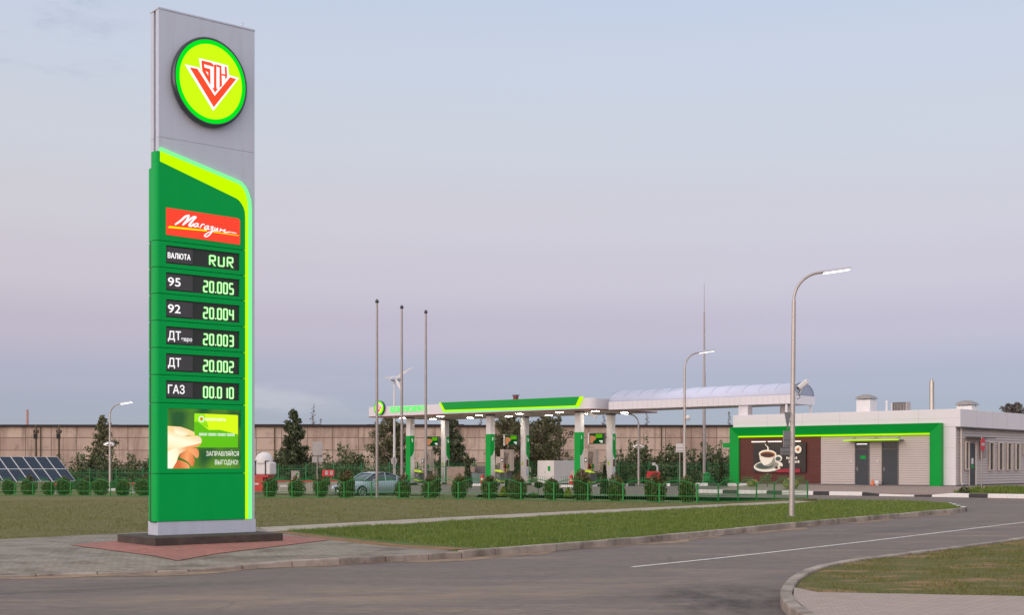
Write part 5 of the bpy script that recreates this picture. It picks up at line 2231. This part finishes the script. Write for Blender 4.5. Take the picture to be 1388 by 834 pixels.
# ------------------------------------------------------------------ WAREHOUSE behind
wm = mat("old concrete panels", S(186, 156, 138), .9, 0, .1, .15)
t = wm.node_tree
bs = t.nodes["Principled BSDF"]
tcn = t.nodes.new("ShaderNodeTexCoord")
mp = t.nodes.new("ShaderNodeMapping")
mp.inputs["Rotation"].default_value = (R(90), 0, 0)
t.links.new(tcn.outputs["Object"], mp.inputs[0])
sx = t.nodes.new("ShaderNodeSeparateXYZ")
t.links.new(tcn.outputs["Object"], sx.inputs[0])
cb = t.nodes.new("ShaderNodeCombineXYZ")
t.links.new(sx.outputs[0], cb.inputs[0])
za = t.nodes.new("ShaderNodeMath")
za.operation = 'ADD'
za.inputs[1].default_value = .39
t.links.new(sx.outputs[2], za.inputs[0])
t.links.new(za.outputs[0], cb.inputs[1])
br = t.nodes.new("ShaderNodeTexBrick")
br.offset = 0
br.inputs["Scale"].default_value = 1
br.inputs["Brick Width"].default_value = 3.0
br.inputs["Row Height"].default_value = 1.47
br.inputs["Mortar Size"].default_value = .045
br.inputs["Mortar Smooth"].default_value = .4
br.inputs["Bias"].default_value = -.2
br.inputs["Color1"].default_value = (*S(204, 182, 168), 1)
br.inputs["Color2"].default_value = (*S(172, 148, 136), 1)
br.inputs["Mortar"].default_value = (*S(98, 82, 74), 1)
t.links.new(cb.outputs[0], br.inputs[0])


def stain(scale, lo, hi, amt, colr, prev):
    mp_ = t.nodes.new("ShaderNodeMapping")
    mp_.inputs["Scale"].default_value = scale
    t.links.new(cb.outputs[0], mp_.inputs[0])
    nz_ = t.nodes.new("ShaderNodeTexNoise")
    nz_.inputs["Scale"].default_value = 1
    nz_.inputs["Detail"].default_value = 8
    nz_.inputs["Roughness"].default_value = .7
    t.links.new(mp_.outputs[0], nz_.inputs[0])
    q_ = t.nodes.new("ShaderNodeMapRange")
    q_.inputs[1].default_value = lo
    q_.inputs[2].default_value = hi
    q_.inputs[4].default_value = amt
    t.links.new(nz_.outputs[0], q_.inputs[0])
    mx_ = t.nodes.new("ShaderNodeMix")
    mx_.data_type = 'RGBA'
    t.links.new(q_.outputs[0], mx_.inputs[0])
    t.links.new(prev, mx_.inputs[6])
    mx_.inputs[7].default_value = (*colr, 1)
    return mx_.outputs[2]


s1 = stain((.4, .06, 1), .50, .64, .6, S(128, 106, 96), br.outputs[0])
s1 = stain((1.6, .10, 1), .55, .68, .6, S(98, 82, 74), s1)
s1 = stain((.16, .5, 1), .52, .68, .45, S(150, 134, 126), s1)
s1 = stain((.9, .7, 1), .58, .68, .5, S(108, 92, 84), s1)
t.links.new(s1, bs.inputs["Base Color"])
wh = thing("warehouse", (0, 150, -.5), 0, "very long old concrete panel warehouse behind the whole forecourt", "warehouse")
MB().box(-78, 31, 0, 24, 0, 6.75).build("wall", wm, wh)
M['roof_dark'] = mat("tar roof edge", S(50, 42, 46), .8, 0, .3, .3)
mb = MB()
x = -78.6
while x < 31.5:
    w_ = random.uniform(5, 14)
    h_ = random.uniform(.28, .4)
    mb.box(x, min(x + w_, 31.5), -.35, 24.5, 6.752, 6.96 + h_ - .28)
    x += w_ + .001
mb.build("roof", M['roof_dark'], wh)
for x in (-55.2, -27.8, -6.2, 5.6, 17.5):
    MB().tube([(x, -.15, 6.7), (x, -.15, .3)], .07, 8).build("drainpipe", M['bark'], wh)
for i, (px, top, lab) in enumerate(((49, 577, "dark utility pole with insulators against the warehouse, leftmost"), (80, 577, "dark utility pole with insulators against the warehouse above the solar panels"), (757, 562, "utility pole with dark insulators above the white container"))):
    Y = 141
    x, y = at(px, Y)
    ht = 1.79 + (631 - top) * Y / 1735 + .4
    p_ = thing("utility_pole", (x, y, -.4), 0, lab, "pole", "utility poles")
    MB().tube([(0, 0, 0), (0, 0, ht)], [.14, .1], 10).build("pole", M['bark'], p_)
    q = MB()
    q.box(-.26, .26, -.05, .05, ht - .9, ht - .8)
    for xx in (-.22, 0, .22):
        q.lathe([(.0, 0), (.1, .02), (.07, .12), (.1, .16), (.05, .3), (0, .32)], 8, c=(xx, 0, ht - .8))
    q.box(-.2, .2, -.25, -.1, ht - 1.5, ht - .95)
    q.build("insulators", M['black'], p_)
x, y = at(37, 330)
p_ = thing("far_chimney", (x, y, -.5), 0, "far reddish brick chimney stub above the warehouse roof at left", "chimney")
MB().tube([(0, 0, 0), (0, 0, 16.6)], [.5, .3], 12).build("stack", mat("hazy brick", S(190, 150, 146), .9), p_)

# ------------------------------------------------------------------ SOLAR ARRAY
M['solar'] = mat("solar cells", S(46, 62, 84), .5, 0, 0, spec=.12)
t = M['solar'].node_tree
tcn = t.nodes.new("ShaderNodeTexCoord")
br = t.nodes.new("ShaderNodeTexBrick")
br.offset = 0
br.inputs["Scale"].default_value = 1
br.inputs["Brick Width"].default_value = .15
br.inputs["Row Height"].default_value = .162
br.inputs["Mortar Size"].default_value = .006
br.inputs["Color1"].default_value = (*S(34, 46, 62), 1)
br.inputs["Color2"].default_value = (*S(40, 54, 72), 1)
br.inputs["Mortar"].default_value = (*S(96, 108, 124), 1)
t.links.new(tcn.outputs["Object"], br.inputs[0])
t.links.new(br.outputs[0], t.nodes["Principled BSDF"].inputs["Base Color"])
sx_, sy_ = at(103, 101)
# local x runs along -v (towards the left of the picture), local y up the slope horizontally (-u), z up
vdir = Vector((-.656, -.755))
sa = thing("solar_array", (sx_, sy_, T(sx_, sy_)), math.atan2(vdir.y, vdir.x), "tilted array of dark blue solar panels at the left edge", "solar panels")
# with local x = -v, local y = rotate +90 = (.755,-.656) = +u ; up-slope is -y
tilt = math.atan2(1.93, 2.8)
first = None
for i in range(11):
    for j in range(2):
        if first is None:
            f_ = MB().box(.012, .978, .012, 1.69, -.03, .0).build("solar_panel", M['white_paint'], sa)
            MB().box(.045, .945, .04, 1.66, .0005, .004).build("cells", M['solar'], f_)
            first = f_
        else:
            f_ = copy_tree(first, sa)
        X = Matrix.Translation((i * .99, 0, .81)) @ Matrix.Rotation(PI, 4, 'Z') @ Matrix.Rotation(tilt, 4, 'X') @ Matrix.Translation((-.99, j * 1.70, 0))
        f_.matrix_local = X
q = MB()
for i in range(5):
    x = .5 + i * 2.4
    q.tube([(x, -.4, -.1), (x, -.4, .98)], .04, 8)
    q.tube([(x, -2.4, -.1), (x, -2.4, 2.35)], .04, 8)
    q.beam((x, -.05, .74), (x, -2.75, .74 + 1.86), .05, .05)
q.build("support_frame", M['steel'], sa)


# ------------------------------------------------------------------ street lamps
def lamp(px, Y, H, az, reach, name_label, flood=False, scale=1.0, lean=0.):
    x, y = at(px, Y)
    z = T(x, y)
    rt = thing("street_lamp", (x, y, z - .02), az, name_label, "street lamp", "steel street lamps")
    R_ = reach
    zc = H - .25 - R_
    pts = [(0, 0, -.05), (0, 0, zc * .62), (0, 0, zc)]
    q = MB()
    q.tube(pts, [.098, .08, .068], 14)
    q.tube([(0, 0, 0), (0, 0, .03)], .18, 14)
    q.build("pole", M['steel_lamp'], rt)
    arm = []
    for k in range(13):
        a = PI - (PI / 2 - R(8)) * k / 12
        arm.append((R_ + R_ * math.cos(a), 0, zc + R_ * 1.0 * math.sin(a)))
    e0 = Vector(arm[-1])
    dirr = Vector((math.cos(R(9)), 0, math.sin(R(9))))
    arm.append(tuple(e0 + dirr * .22))
    MB().tube(arm, [.05] * len(arm), 10).build("arm", M['steel_lamp'], rt)
    hd0 = e0 + dirr * .12
    X = Matrix.Translation(hd0) @ Matrix.Rotation(-R(9), 4, 'Y')
    h_ = MB()
    h_.box(0, 1.0, -.15, .15, -.045, .055, 0, X)
    h_.box(.1, .6, -.06, .06, .056, .085, 0, X)
    ho = h_.build("lamp_head", M['grey_sheet'], rt, .015)
    MB().box(.05, .96, -.13, .13, -.065, -.047, 0, X).build("led_panel", M['lamp_white'], ho)
    if flood:
        fz = H * .53
        for s_ in (-1, 1):
            X = Matrix.Translation((s_ * .25, -.12, fz)) @ Matrix.Rotation(s_ * R(24), 4, 'Y')
            fo = MB().box(-.2, .2, -.13, .13, -.05, .05, 0, X).build("floodlight", M['white_paint'], rt, .01)
            MB().box(-.17, .17, -.1, .1, -.062, -.052, 0, X).build("flood_lens", M['lamp_soft'], fo)
        MB().box(-.34, .34, -.03, .03, fz - .2, fz - .14).build("crossbar", M['steel_lamp'], rt)
    rt.rotation_euler = (0, lean, az)
    return rt


lamp(1073, 45, 8.85, 0, 1.0, "tallest steel street lamp with curved arm, on the grass verge before the station", False, 1, R(.6))
lamp(928, 76.5, 8.75, R(20), 1.0, "steel street lamp behind the fence, left of the lightning mast")
lamp(149, 100, 7.1, R(-10), .9, "lit steel street lamp with floodlights, left of the price pylon", True)
lamp(865.5, 100, 5.75, R(170), .75, "short lit lamp with floodlights under the walkway roof", True)
x, y = at(149, 100)
# concrete footing of the left lamp
ft = tag(MB().box(-.75, .75, -.5, .5, -.1, .22).build("lamp_footing", M['white_paint'], None, .02), "white concrete footing under the leftmost street lamp", "footing")
ft.location = (x, y, T(x, y))

# flag poles
ff = None
for i, (px, Y, top) in enumerate(((511, 71.5, 405), (544.6, 74.2, 411.5), (577.2, 76.6, 417.5))):
    x, y = at(px, Y)
    z = T(x, y)
    h = 1.79 + (631 - top) * Y / 1735 - z
    lab = f"tall bare steel flagpole, {['leftmost', 'middle', 'rightmost'][i]} of the three before the canopy"
    if ff is None:
        f_ = thing("flagpole", (x, y, z), 0, lab, "flagpole", "three flagpoles")
        q = MB().tube([(0, 0, -.05), (0, 0, h * .5), (0, 0, h - .25)], [.085, .075, .055], 12)
        q.tube([(0, 0, 0), (0, 0, .04)], .16, 12)
        q.build("pole", M['steel'], f_)
        q = MB().lathe([(.0, -.02), (.085, 0), (.11, .09), (.07, .17), (.02, .2), (.0, .26)], 12, c=(0, 0, h - .25))
        q.build("finial", M['rim'], f_)
        ff = f_
    else:
        f_ = copy_tree(ff)
        f_["label"] = lab
    f_.location = (x, y, z)

# lightning mast
x, y = at(954.5, 104)
m_ = thing("lightning_mast", (x, y, T(x, y)), 0, "very tall thin lightning mast behind the walkway roof", "mast")
h = 1.79 + (631 - 384) * 104 / 1735 - T(x, y)
MB().tube([(0, 0, -.1), (0, 0, h * .55), (0, 0, h * .56), (0, 0, h * .85), (0, 0, h * .855), (0, 0, h)], [.14, .11, .085, .065, .035, .015], 10).build("mast", M['steel'], m_)

# wind turbine
x, y = at(534.5, 116)
zt = 1.79 + (631 - 514) * 116 / 1735
wt = thing("wind_turbine", (x, y, T(x, y)), 0, "small white three bladed wind turbine behind the canopy sign", "wind turbine")
zh = zt - T(x, y)
MB().tube([(0, 0, -.1), (0, 0, zh - .25)], [.13, .085], 10).build("mast", M['white_paint'], wt)
q = MB()
q.tube([(-.25, -.35, zh + .02), (-.15, -.2, zh), (.1, .1, zh), (.45, .5, zh - .05), (.55, .62, zh - .07)], [.1, .24, .3, .16, .04], 12)
q.tube([(0, 0, zh - .5), (0, 0, zh - .1)], [.09, .2], 10)
q.build("nacelle", M['grey_sheet'], wt)
hub = Vector((.12, -.25, zh))
for (dx, dz, ln_) in ((-1.05, .1, 1.05), (1.6, 1.05, 1.9), (.75, -1.45, 1.6)):
    d = Vector((dx, -.25, dz)).normalized()
    sd_ = d.cross(Vector((0, 1, 0))).normalized()
    q = MB()
    P = []
    for s0, w0 in ((.0, .06), (.25, .13), (1.0, .03)):
        c0 = hub + d * ln_ * s0
        P.append((c0 - sd_ * w0, c0 + sd_ * w0))
    for i in range(2):
        a0, b0 = P[i]
        a1, b1 = P[i + 1]
        th = Vector((0, .03, 0))
        q.face([a0, b0, b1, a1])
        q.face([a0 + th, a1 + th, b1 + th, b0 + th])
        q.face([a0, a1, a1 + th, a0 + th])
        q.face([b0, b0 + th, b1 + th, b1])
    q.build("blade", M['white_paint'], wt)

# ------------------------------------------------------------------ CAR
M['car_paint'] = mat("silver blue car paint", S(162, 180, 186), .28, .3, .04, 2)
M['car_glass'] = mat("car glass", S(40, 56, 64), .06, 0, 0, spec=.9)
M['tyre'] = mat("tyre", S(34, 34, 36), .85, 0, .1)
M['alloy'] = mat("alloy rim", S(190, 192, 196), .3, .8, .04)
hd_ = Vector((-.70, -.714)).normalized()
cf = Vector(at(467, 76.0))
lf_ = Vector((-hd_.y, hd_.x))          # left side of the car
cc = cf - hd_ * .25 - lf_ * .75
car = thing("parked_car", (cc.x, cc.y, T(cc.x, cc.y) - .13), math.atan2(-hd_.y, -hd_.x), "silver blue sedan car behind the low fence and flagpole", "car")
car.scale = (1.0, 1.0, 1.06)
# local x runs from the nose backwards, local y: left side is -y?  (rotated so that +x = backwards)
BST = [(0.0, .60, .30, .58, .64), (.12, .78, .22, .66, .73), (.5, .90, .2, .77, .85), (1.0, .925, .2, .86, .93), (1.45, .93, .2, .92, .985), (2.4, .935, .2, .95, .97), (3.6, .935, .2, .97, 1.0), (4.3, .90, .22, .975, 1.05), (4.75, .82, .28, .94, 1.02), (4.9, .70, .36, .86, .92)]
mb = MB()


def loft(mb_, rings, m=0, smooth=True, close=True):
    b_ = len(mb_.v)
    n_ = len(rings[0])
    for r0 in rings:
        mb_.v += r0
    for i in range(len(rings) - 1):
        for k in range(n_ if close else n_ - 1):
            k2 = (k + 1) % n_
            mb_.f.append((b_ + i * n_ + k, b_ + (i + 1) * n_ + k, b_ + (i + 1) * n_ + k2, b_ + i * n_ + k2))
            mb_.m.append(m)
            mb_.s.append(smooth)
    mb_.face(rings[0][::1], m)
    mb_.face(rings[-1][::-1], m)


rings = []
for (x, wv, zb, zs, zt_) in BST:
    half = [(0, zb), (wv * .88, zb), (wv * .97, zb + .12), (wv, (zb + zs) / 2), (wv * .985, zs - .08), (wv * .93, zs), (wv * .6, zt_ - .01), (0, zt_)]
    ring = [(x, yv, zv) for yv, zv in half] + [(x, -yv, zv) for yv, zv in half[-2:0:-1]]
    rings.append(ring)
loft(mb, rings)
body = mb.build("body", M['car_paint'], car)
GST = [(1.28, .72, .95, .68, .985), (2.05, .82, .94, .60, 1.37), (2.55, .83, .94, .61, 1.45), (3.2, .83, .96, .60, 1.43), (3.85, .80, .98, .56, 1.27), (4.42, .70, 1.02, .62, 1.055)]
mb = MB()
rings = []
for (x, wb, zb, wt_, zt_) in GST:
    half = [(0, zb - .05), (wb, zb - .05), (wb, zb), (wt_, zt_ - .03), (wt_ * .8, zt_), (0, zt_ + .015)]
    rings.append([(x, a, b) for a, b in half] + [(x, -a, b) for a, b in half[-2:0:-1]])
loft(mb, rings)
mb.build("windows", M['car_glass'], car)
mb = MB()
for i in range(1, 4):
    for s_ in range(4):
        pass
rr_ = []
for (x, wb, zb, wt_, zt_) in GST[1:5]:
    rr_.append([(x, a, b + .012) for a, b in ((-wt_ * 1.01, zt_ - .04), (-wt_ * .8, zt_ + .002), (0, zt_ + .018), (wt_ * .8, zt_ + .002), (wt_ * 1.01, zt_ - .04))])
b0 = len(mb.v)
for r0 in rr_:
    mb.v += r0
for i in range(3):
    for k in range(4):
        mb.f.append((b0 + i * 5 + k, b0 + i * 5 + k + 1, b0 + (i + 1) * 5 + k + 1, b0 + (i + 1) * 5 + k))
        mb.m.append(0)
        mb.s.append(True)
for s_ in (-1, 1):
    mb.tube([(1.28, s_ * .71, .98), (2.05, s_ * .61, 1.37), (2.55, s_ * .62, 1.43), (3.2, s_ * .61, 1.42), (3.85, s_ * .57, 1.26), (4.42, s_ * .64, 1.06)], .035, 6)
    mb.tube([(2.85, s_ * .845, .95), (2.95, s_ * .62, 1.42)], .035, 6)
    mb.tube([(3.75, s_ * .82, .98), (3.95, s_ * .58, 1.24)], .05, 6)
mb.build("roof", M['car_paint'], car)
for x in (.95, 3.85):
    for s_ in (-1, 1):
        y0 = s_ * .93
        ar = MB()
        ar.tube([(x, y0 - s_ * .2, .33), (x, y0 + s_ * .006, .33)], .385, 24)
        ar.build("wheel_arch", M['black'], car)
        wq = MB()
        wq.tube([(x, y0 - s_ * .18, .33), (x, y0 + s_ * .0, .33), (x, y0 + s_ * .02, .33)], [.33, .33, .30], 24)
        wo = wq.build("wheel", M['tyre'], car)
        rq = MB()
        for k in range(8):
            a = k * PI / 4
            rq.beam((x, y0 + s_ * .025, .33), (x + .23 * math.cos(a), y0 + s_ * .03, .33 + .23 * math.sin(a)), .02, .05)
        rq.tube([(x + .24 * math.cos(k * PI / 10), y0 + s_ * .025, .33 + .24 * math.sin(k * PI / 10)) for k in range(21)], .02, 6)
        rq.build("rim", M['alloy'], wo)
for s_ in (-1, 1):
    MB().box(1.75, 1.92, s_ * .93 - .02, s_ * .93 + s_ * .14 + .02, .95, 1.06).build("mirror", M['car_paint'], car, .02)
    q = MB()
    q.prism([(.02, .52), (.5, .66), (.52, .74), (.1, .68)], s_ * .80 - .1, s_ * .80 + .1)
    ho = q.build("headlight", M['grey_sheet'], car)
    MB().box(2.1, 2.2, s_ * .945 - .006, s_ * .945 + .006, .8, .83).build("door_handle", M['steel'], car)
    MB().box(1.3, 3.4, s_ * .925 - .02, s_ * .925 + .02, .27, .31).build("sill_trim", M['alloy'], car)
MB().box(-.03, .1, -.5, .5, .34, .62).build("grille", M['black'], car, .02)
MB().box(-.045, -.031, -.26, .26, .36, .46).build("licence_plate", M['white_paint'], car)

# ------------------------------------------------------------------ signs and cameras
a0 = at(1073, 45)


def plate(name, px, Y, z0, z1, wd, az, label, shape='rect', backm='sign_back', pole=None, group=None, frontm=None, dx=0.):
    x, y = at(px, Y)
    rt = thing(name, (x, y, T(x, y)), az, label, "road sign", group)
    zz = -T(x, y)
    if shape == 'rect':
        P = [(dx - wd / 2, z0 + zz), (dx + wd / 2, z0 + zz), (dx + wd / 2, z1 + zz), (dx - wd / 2, z1 + zz)]
    elif shape == 'tri':
        P = [(dx - wd / 2, z1 + zz), (dx + wd / 2, z1 + zz), (dx, z0 + zz)]
    else:
        c_ = (z0 + z1) / 2 + zz
        P = [(dx + wd / 2 * math.cos(2 * PI * k / 32), c_ + (z1 - z0) / 2 * math.sin(2 * PI * k / 32)) for k in range(32)]
    q = MB().prism(P, -.02, .0, 0, 0)
    so_ = q.build("sign_plate", M[frontm or backm], rt)
    q = MB()
    q.box(dx - wd * .42, dx + wd * .42, -.05, -.022, (z0 + z1) / 2 + zz - .02, (z0 + z1) / 2 + zz + .02)
    if shape == 'rect':
        q.box(dx - wd * .42, dx + wd * .42, -.05, -.022, z0 + zz + .08, z0 + zz + .12)
    q.build("rail", M['steel'], rt)
    if pole:
        MB().tube([(0, -.06 if backm == 'sign_back' and not frontm else .06, -.1), (0, -.06 if backm == 'sign_back' and not frontm else .06, pole + zz)], .035, 10).build("post", M['steel'], rt)
    return rt


r = plate("road_sign", 430.5, 80, 1.79 + 13 * 80 / 1735, 1.79 + 32 * 80 / 1735, .66, R(-12), "large grey road sign seen from behind, left of the car", pole=2.4)
MB().box(-.36, .36, -.02, 0, 1.79 + 5 * 80 / 1735, 1.79 + 14 * 80 / 1735 - .05).build("lower_plate", M['sign_back'], r)
plate("road_sign", 534, 92, 1.79 + 0 * 92 / 1735, 1.79 + 11 * 92 / 1735, .46, R(-10), "round grey road sign back behind the car", shape='round', pole=2.3)
plate("road_sign", 921.5, 92, 1.79 + 17 * 92 / 1735, 1.79 + 29 * 92 / 1735, .56, R(-6), "square white sign back on a thin post left of the street lamp", backm='white_paint', pole=3.2)
r = plate("no_entry_sign", 1332, 69, 1.79 + 18.5 * 69 / 1735, 1.79 + 43.5 * 69 / 1735 - .25, .68, R(50), "red round no entry sign on a post by the station side wall", shape='round', frontm='red', pole=3.3)
zc_ = (1.79 + 18.5 * 69 / 1735 + 1.79 + 43.5 * 69 / 1735 - .25) / 2 - T(*at(1332, 69))
MB().box(-.24, .24, -.026, -.0205, zc_ - .07, zc_ + .07).build("white_bar", M['white_paint'], r)
# sign backs on the tall lamp
zlo = lambda y_: 1.79 + (631 - y_) * 45 / 1735
plate("road_sign", 1070, 44.85, zlo(584), zlo(560), .62, R(58), "triangular grey sign back high on the tallest street lamp", shape='tri', dx=-.2)
plate("road_sign", 1069.5, 44.85, zlo(607), zlo(585), .5, R(50), "rectangular grey sign back in the middle of the tallest street lamp", dx=-.18)
plate("road_sign", 1069.5, 44.85, zlo(617), zlo(608), .5, R(38), "small grey sign back lowest on the tallest street lamp", dx=-.2)
x, y = at(1076, 45)
cmz = zlo(524)
r = thing("security_camera", (x + .05, y, cmz), R(8), "white security camera on a bracket on the tallest street lamp", "camera")
q = MB()
q.tube([(0, 0, -.28), (.16, 0, -.27), (.24, 0, -.1), (.24, 0, .0)], .025, 8)
q.box(-.12, .0, -.05, .05, -.36, -.2)
q.build("bracket", M['white_paint'], r)
X = Matrix.Translation((.28, 0, .06)) @ Matrix.Rotation(R(-38), 4, 'Y')
MB().box(-.22, .22, -.08, .08, -.085, .085, 0, X).build("housing", M['white_paint'], r, .04)
MB().box(-.232, -.221, -.06, .06, -.06, .06, 0, X).build("lens", M['black'], r)
q = MB()
q.tube([(.2, -.05, -.05), (.1, -.06, -.25), (.16, -.06, -.42), (.05, -.04, -.45)], .012, 6)
q.build("cable", M['black'], r)
x, y = at(932.5, 76.3)
r = thing("security_camera", (x, y, 1.79 + 64 * 76.3 / 1735), 0, "small round white camera on the street lamp left of the mast", "camera")
MB().lathe([(0, -.16), (.1, -.14), (.15, -.02), (.15, .06), (.08, .14), (0, .16)], 14).build("dome", M['white_paint'], r)
MB().tube([(-.16, 0, .1), (0, 0, .1)], .03, 6).build("bracket", M['steel'], r)

# ------------------------------------------------------------------ station small things


def on(px, Y, name, label, cat, rz=0., group=None):
    x, y = at(px, Y)
    return thing(name, (x, y, T(x, y) - .02), rz, label, cat, group)


# white plant container
x, y = at(751.5, 103)
r = thing("plant_container", (x, y, T(x, y) - .1), RU, "white box container with green sticker behind the forecourt", "container")
zz = -T(x, y) + .1
MB().box(-1.78, 0, 0, 2.72, .05, 2.15 + zz).build("body", M['white_paint'], r, .02)
MB().box(-1.8, .02, -.02, 2.74, .0, .12).build("base_rail", M['dark_grey'], r)
MB().box(-.03, .012, -.012, .03, .12, 2.13 + zz).build("corner_trim", M['siding'], r)
MB().box(-.68, -.42, -.018, -.002, 1.12, 1.52).build("sticker", M['green_panel'], r)
MB().box(-1.0, -.95, -.03, -.002, .95, 1.08).build("latch", M['steel'], r)
# skips and the low concrete wall
r = on(627, 105, "low_wall", "low beige concrete enclosure wall behind the left canopy columns", "wall", RU * .2)
MB().box(-1.3, 1.0, 0, .3, -.1, 1.38).build("panel", mat("beige block wall", S(158, 140, 128), .9, 0, .2, 3), r, .02)
fs = None
for i, px in enumerate((644, 652, 660)):
    lab = f"grey green waste skip, {ordn[i]} of the row behind the canopy"
    x, y = at(px, 104)
    if fs is None:
        s_ = thing("waste_skip", (x, y, T(x, y)), -.1, lab, "skip", "grey waste skips")
        q = MB()
        q.prism([(-.28, 0), (.28, 0), (.34, .95), (-.34, .95)], -.35, .35)
        q.build("body", mat("grey green plastic", S(108, 128, 128), .5), s_, .02)
        MB().box(-.36, .36, -.38, .38, .951, 1.03).build("lid", M['dark_grey'], s_, .02)
        fs = s_
    else:
        s_ = copy_tree(fs)
        s_["label"] = lab
    s_.location = (x, y, T(x, y) - .1)
r = on(652, 105.6, "low_wall", "grey block wall behind the waste skips", "wall")
MB().box(-1.7, 1.7, 0, .25, -.1, 1.4).build("panel", mat("grey block", S(120, 116, 116), .9, 0, .2), r, .02)
# red chest and vent pipe
r = on(885.5, 100, "red_chest", "red box with white label under the walkway roof", "fire chest", -.1)
MB().box(-.5, .5, -.3, .3, .1, 1.02).build("body", M['red'], r, .04)
MB().box(-.2, .16, -.306, -.301, .3, .46).build("label_plate", M['white_paint'], r)
MB().box(-.45, .45, -.25, .25, .0, .1).build("feet", M['black'], r)
r = on(891, 104, "vent_pipe", "bent white vent pipe rising behind the red box", "pipe")
q = MB().tube([(0, 0, 0), (0, 0, 1.4), (-.08, 0, 1.5), (-.3, 0, 1.5)], .08, 10)
q.box(-.42, -.16, -.1, .1, 1.5, 1.72)
q.build("pipe", M['white_paint'], r)
r = on(958, 100, "round_bin", "green cylindrical litter bin beside the lightning mast", "bin")
MB().lathe([(0, 0), (.26, 0), (.28, .75), (0, .75)], 16).build("body", M['fence'], r)
MB().lathe([(.3, .76), (.3, .84), (.1, .9), (0, .9)], 16).build("rim", M['fence'], r)
r = on(400.5, 100, "control_cabinet", "grey electrical cabinet with green label below the dense tree", "cabinet")
MB().box(-.3, .3, -.2, .2, .0, 1.42).build("body", M['brown_grey'], r, .02)
MB().box(.06, .24, -.206, -.201, 1.12, 1.28).build("label_plate", M['green_panel'], r)
MB().box(-.33, .33, -.23, .23, 1.421, 1.47).build("cap", M['steel'], r)
r = on(445, 98, "fire_shield", "red fire equipment board on legs left of the car", "fire board", -.1)
MB().box(-.46, .46, -.08, .08, 1.0, 1.5).build("box", M['red'], r, .02)
q = MB()
q.box(-.42, -.37, -.04, .04, -.1, 1.0)
q.box(.18, .23, -.04, .04, -.1, 1.0)
q.build("legs", M['red'], r)
q = MB()
q.box(-.24, .0, -.09, -.081, 1.1, 1.42)
q.box(.14, .38, -.09, -.081, 1.1, 1.42)
q.build("panes", M['steel'], r)
# gas tank module beside the pylon
r = on(358, 94, "gas_tank", "white domed gas tank module on a red base right of the pylon", "gas tank", -.25)
z0 = -T(*at(358, 94))
q = MB()
prof = [(0, 2.75 + z0), (.25, 2.72 + z0), (.45, 2.6 + z0), (.58, 2.42 + z0), (.64, 2.2 + z0), (.64, 1.95 + z0)]
q.lathe(prof[::-1], 24, 0)
q.build("dome", M['white_paint'], r)
q = MB()
q.box(-1.9, .72, -.5, .6, 1.08 + z0, 2.02 + z0)
q.build("tank_body", M['white_paint'], r, .12, seg=4)
q = MB()
for x in (-1.2, -.45, .35):
    q.box(x - .03, x + .03, -.56, -.5, 1.08 + z0, 2.06 + z0)
q.box(-1.9, .62, -.56, -.5, 2.06 + z0, 2.12 + z0)
q.build("frame", M['black'], r)
MB().box(-1.9, .55, -.5, .5, .92 + z0, 1.06 + z0).build("red_sill", M['red'], r)
q = MB().box(-1.8, .1, -.45, .45, .0, .92 + z0)
q.build("red_base", M['red'], r)
MB().box(-.6, -.2, -.456, -.451, .5, .62).build("label_plate", M['white_paint'], r)
r = on(347, 97, "tank_mast", "thin pole with red box behind the gas tank", "mast")
MB().tube([(0, 0, 0), (0, 0, 4.0)], .06, 8).build("pole", M['steel'], r)
MB().box(-.2, .25, -.12, .12, 2.0, 2.3).build("red_box", M['red'], r)
# low walls with red coping (tank bund)
for px, Y, x0, x1, lab in ((398, 91, -1.35, 1.35, "low grey bund wall with red coping, in front of the electrical cabinet"), (465, 93, -.9, .9, "low grey bund wall with red coping, left of the car")):
    r = on(px, Y, "bund_wall", lab, "low wall", .12, "tank bund walls")
    MB().box(x0, x1, 0, .9, -.1, .72).build("wall", M['concrete'], r)
    MB().box(x0 - .05, x1 + .05, -.05, .95, .721, .8).build("coping", M['red'], r)
    MB().box(x0 + .4, x0 + 1.1, -.012, -.002, .35, .5).build("notice", M['white_paint'], r)
for px, Y, lab in ((72, 93, "small white well head with red lid below the solar panels"), (176, 93, "small white well head with red lid right of the leftmost lamp")):
    r = on(px, Y, "well_head", lab, "well head", 0, "well heads")
    MB().box(-.26, .26, -.26, .26, -.1, .62).build("shaft", M['concrete'], r)
    MB().box(-.45, .45, -.4, .4, .621, .74).build("lid", M['red'], r, .02)
    MB().box(-.42, .42, -.42, .42, -.12, .06).build("footing", M['white_paint'], r)
# cone and bucket by the doors
x, y = 26.28 + .755 * -5.25 + .656 * -.5, 75 - .656 * -5.25 + .755 * -.5
r = thing("traffic_cone", (x, y, T(x, y) + .01), 0, "small orange cone by the station doors", "cone")
MB().lathe([(.11, .03), (.03, .38), (0, .38)], 14).build("cone", mat("orange plastic", S(226, 120, 70), .5), r)
MB().box(-.14, .14, -.14, .14, 0, .03).build("base", M['red'], r)
x, y = 26.28 + .755 * -4.95 + .656 * -.5, 75 - .656 * -4.95 + .755 * -.5
r = thing("bucket", (x, y, T(x, y) + .01), 0, "white bucket between the two station doors", "bucket")
MB().lathe([(0, 0), (.11, 0), (.15, .3), (.14, .3), (.1, .02), (0, .02)], 16).build("pail", M['white_paint'], r)
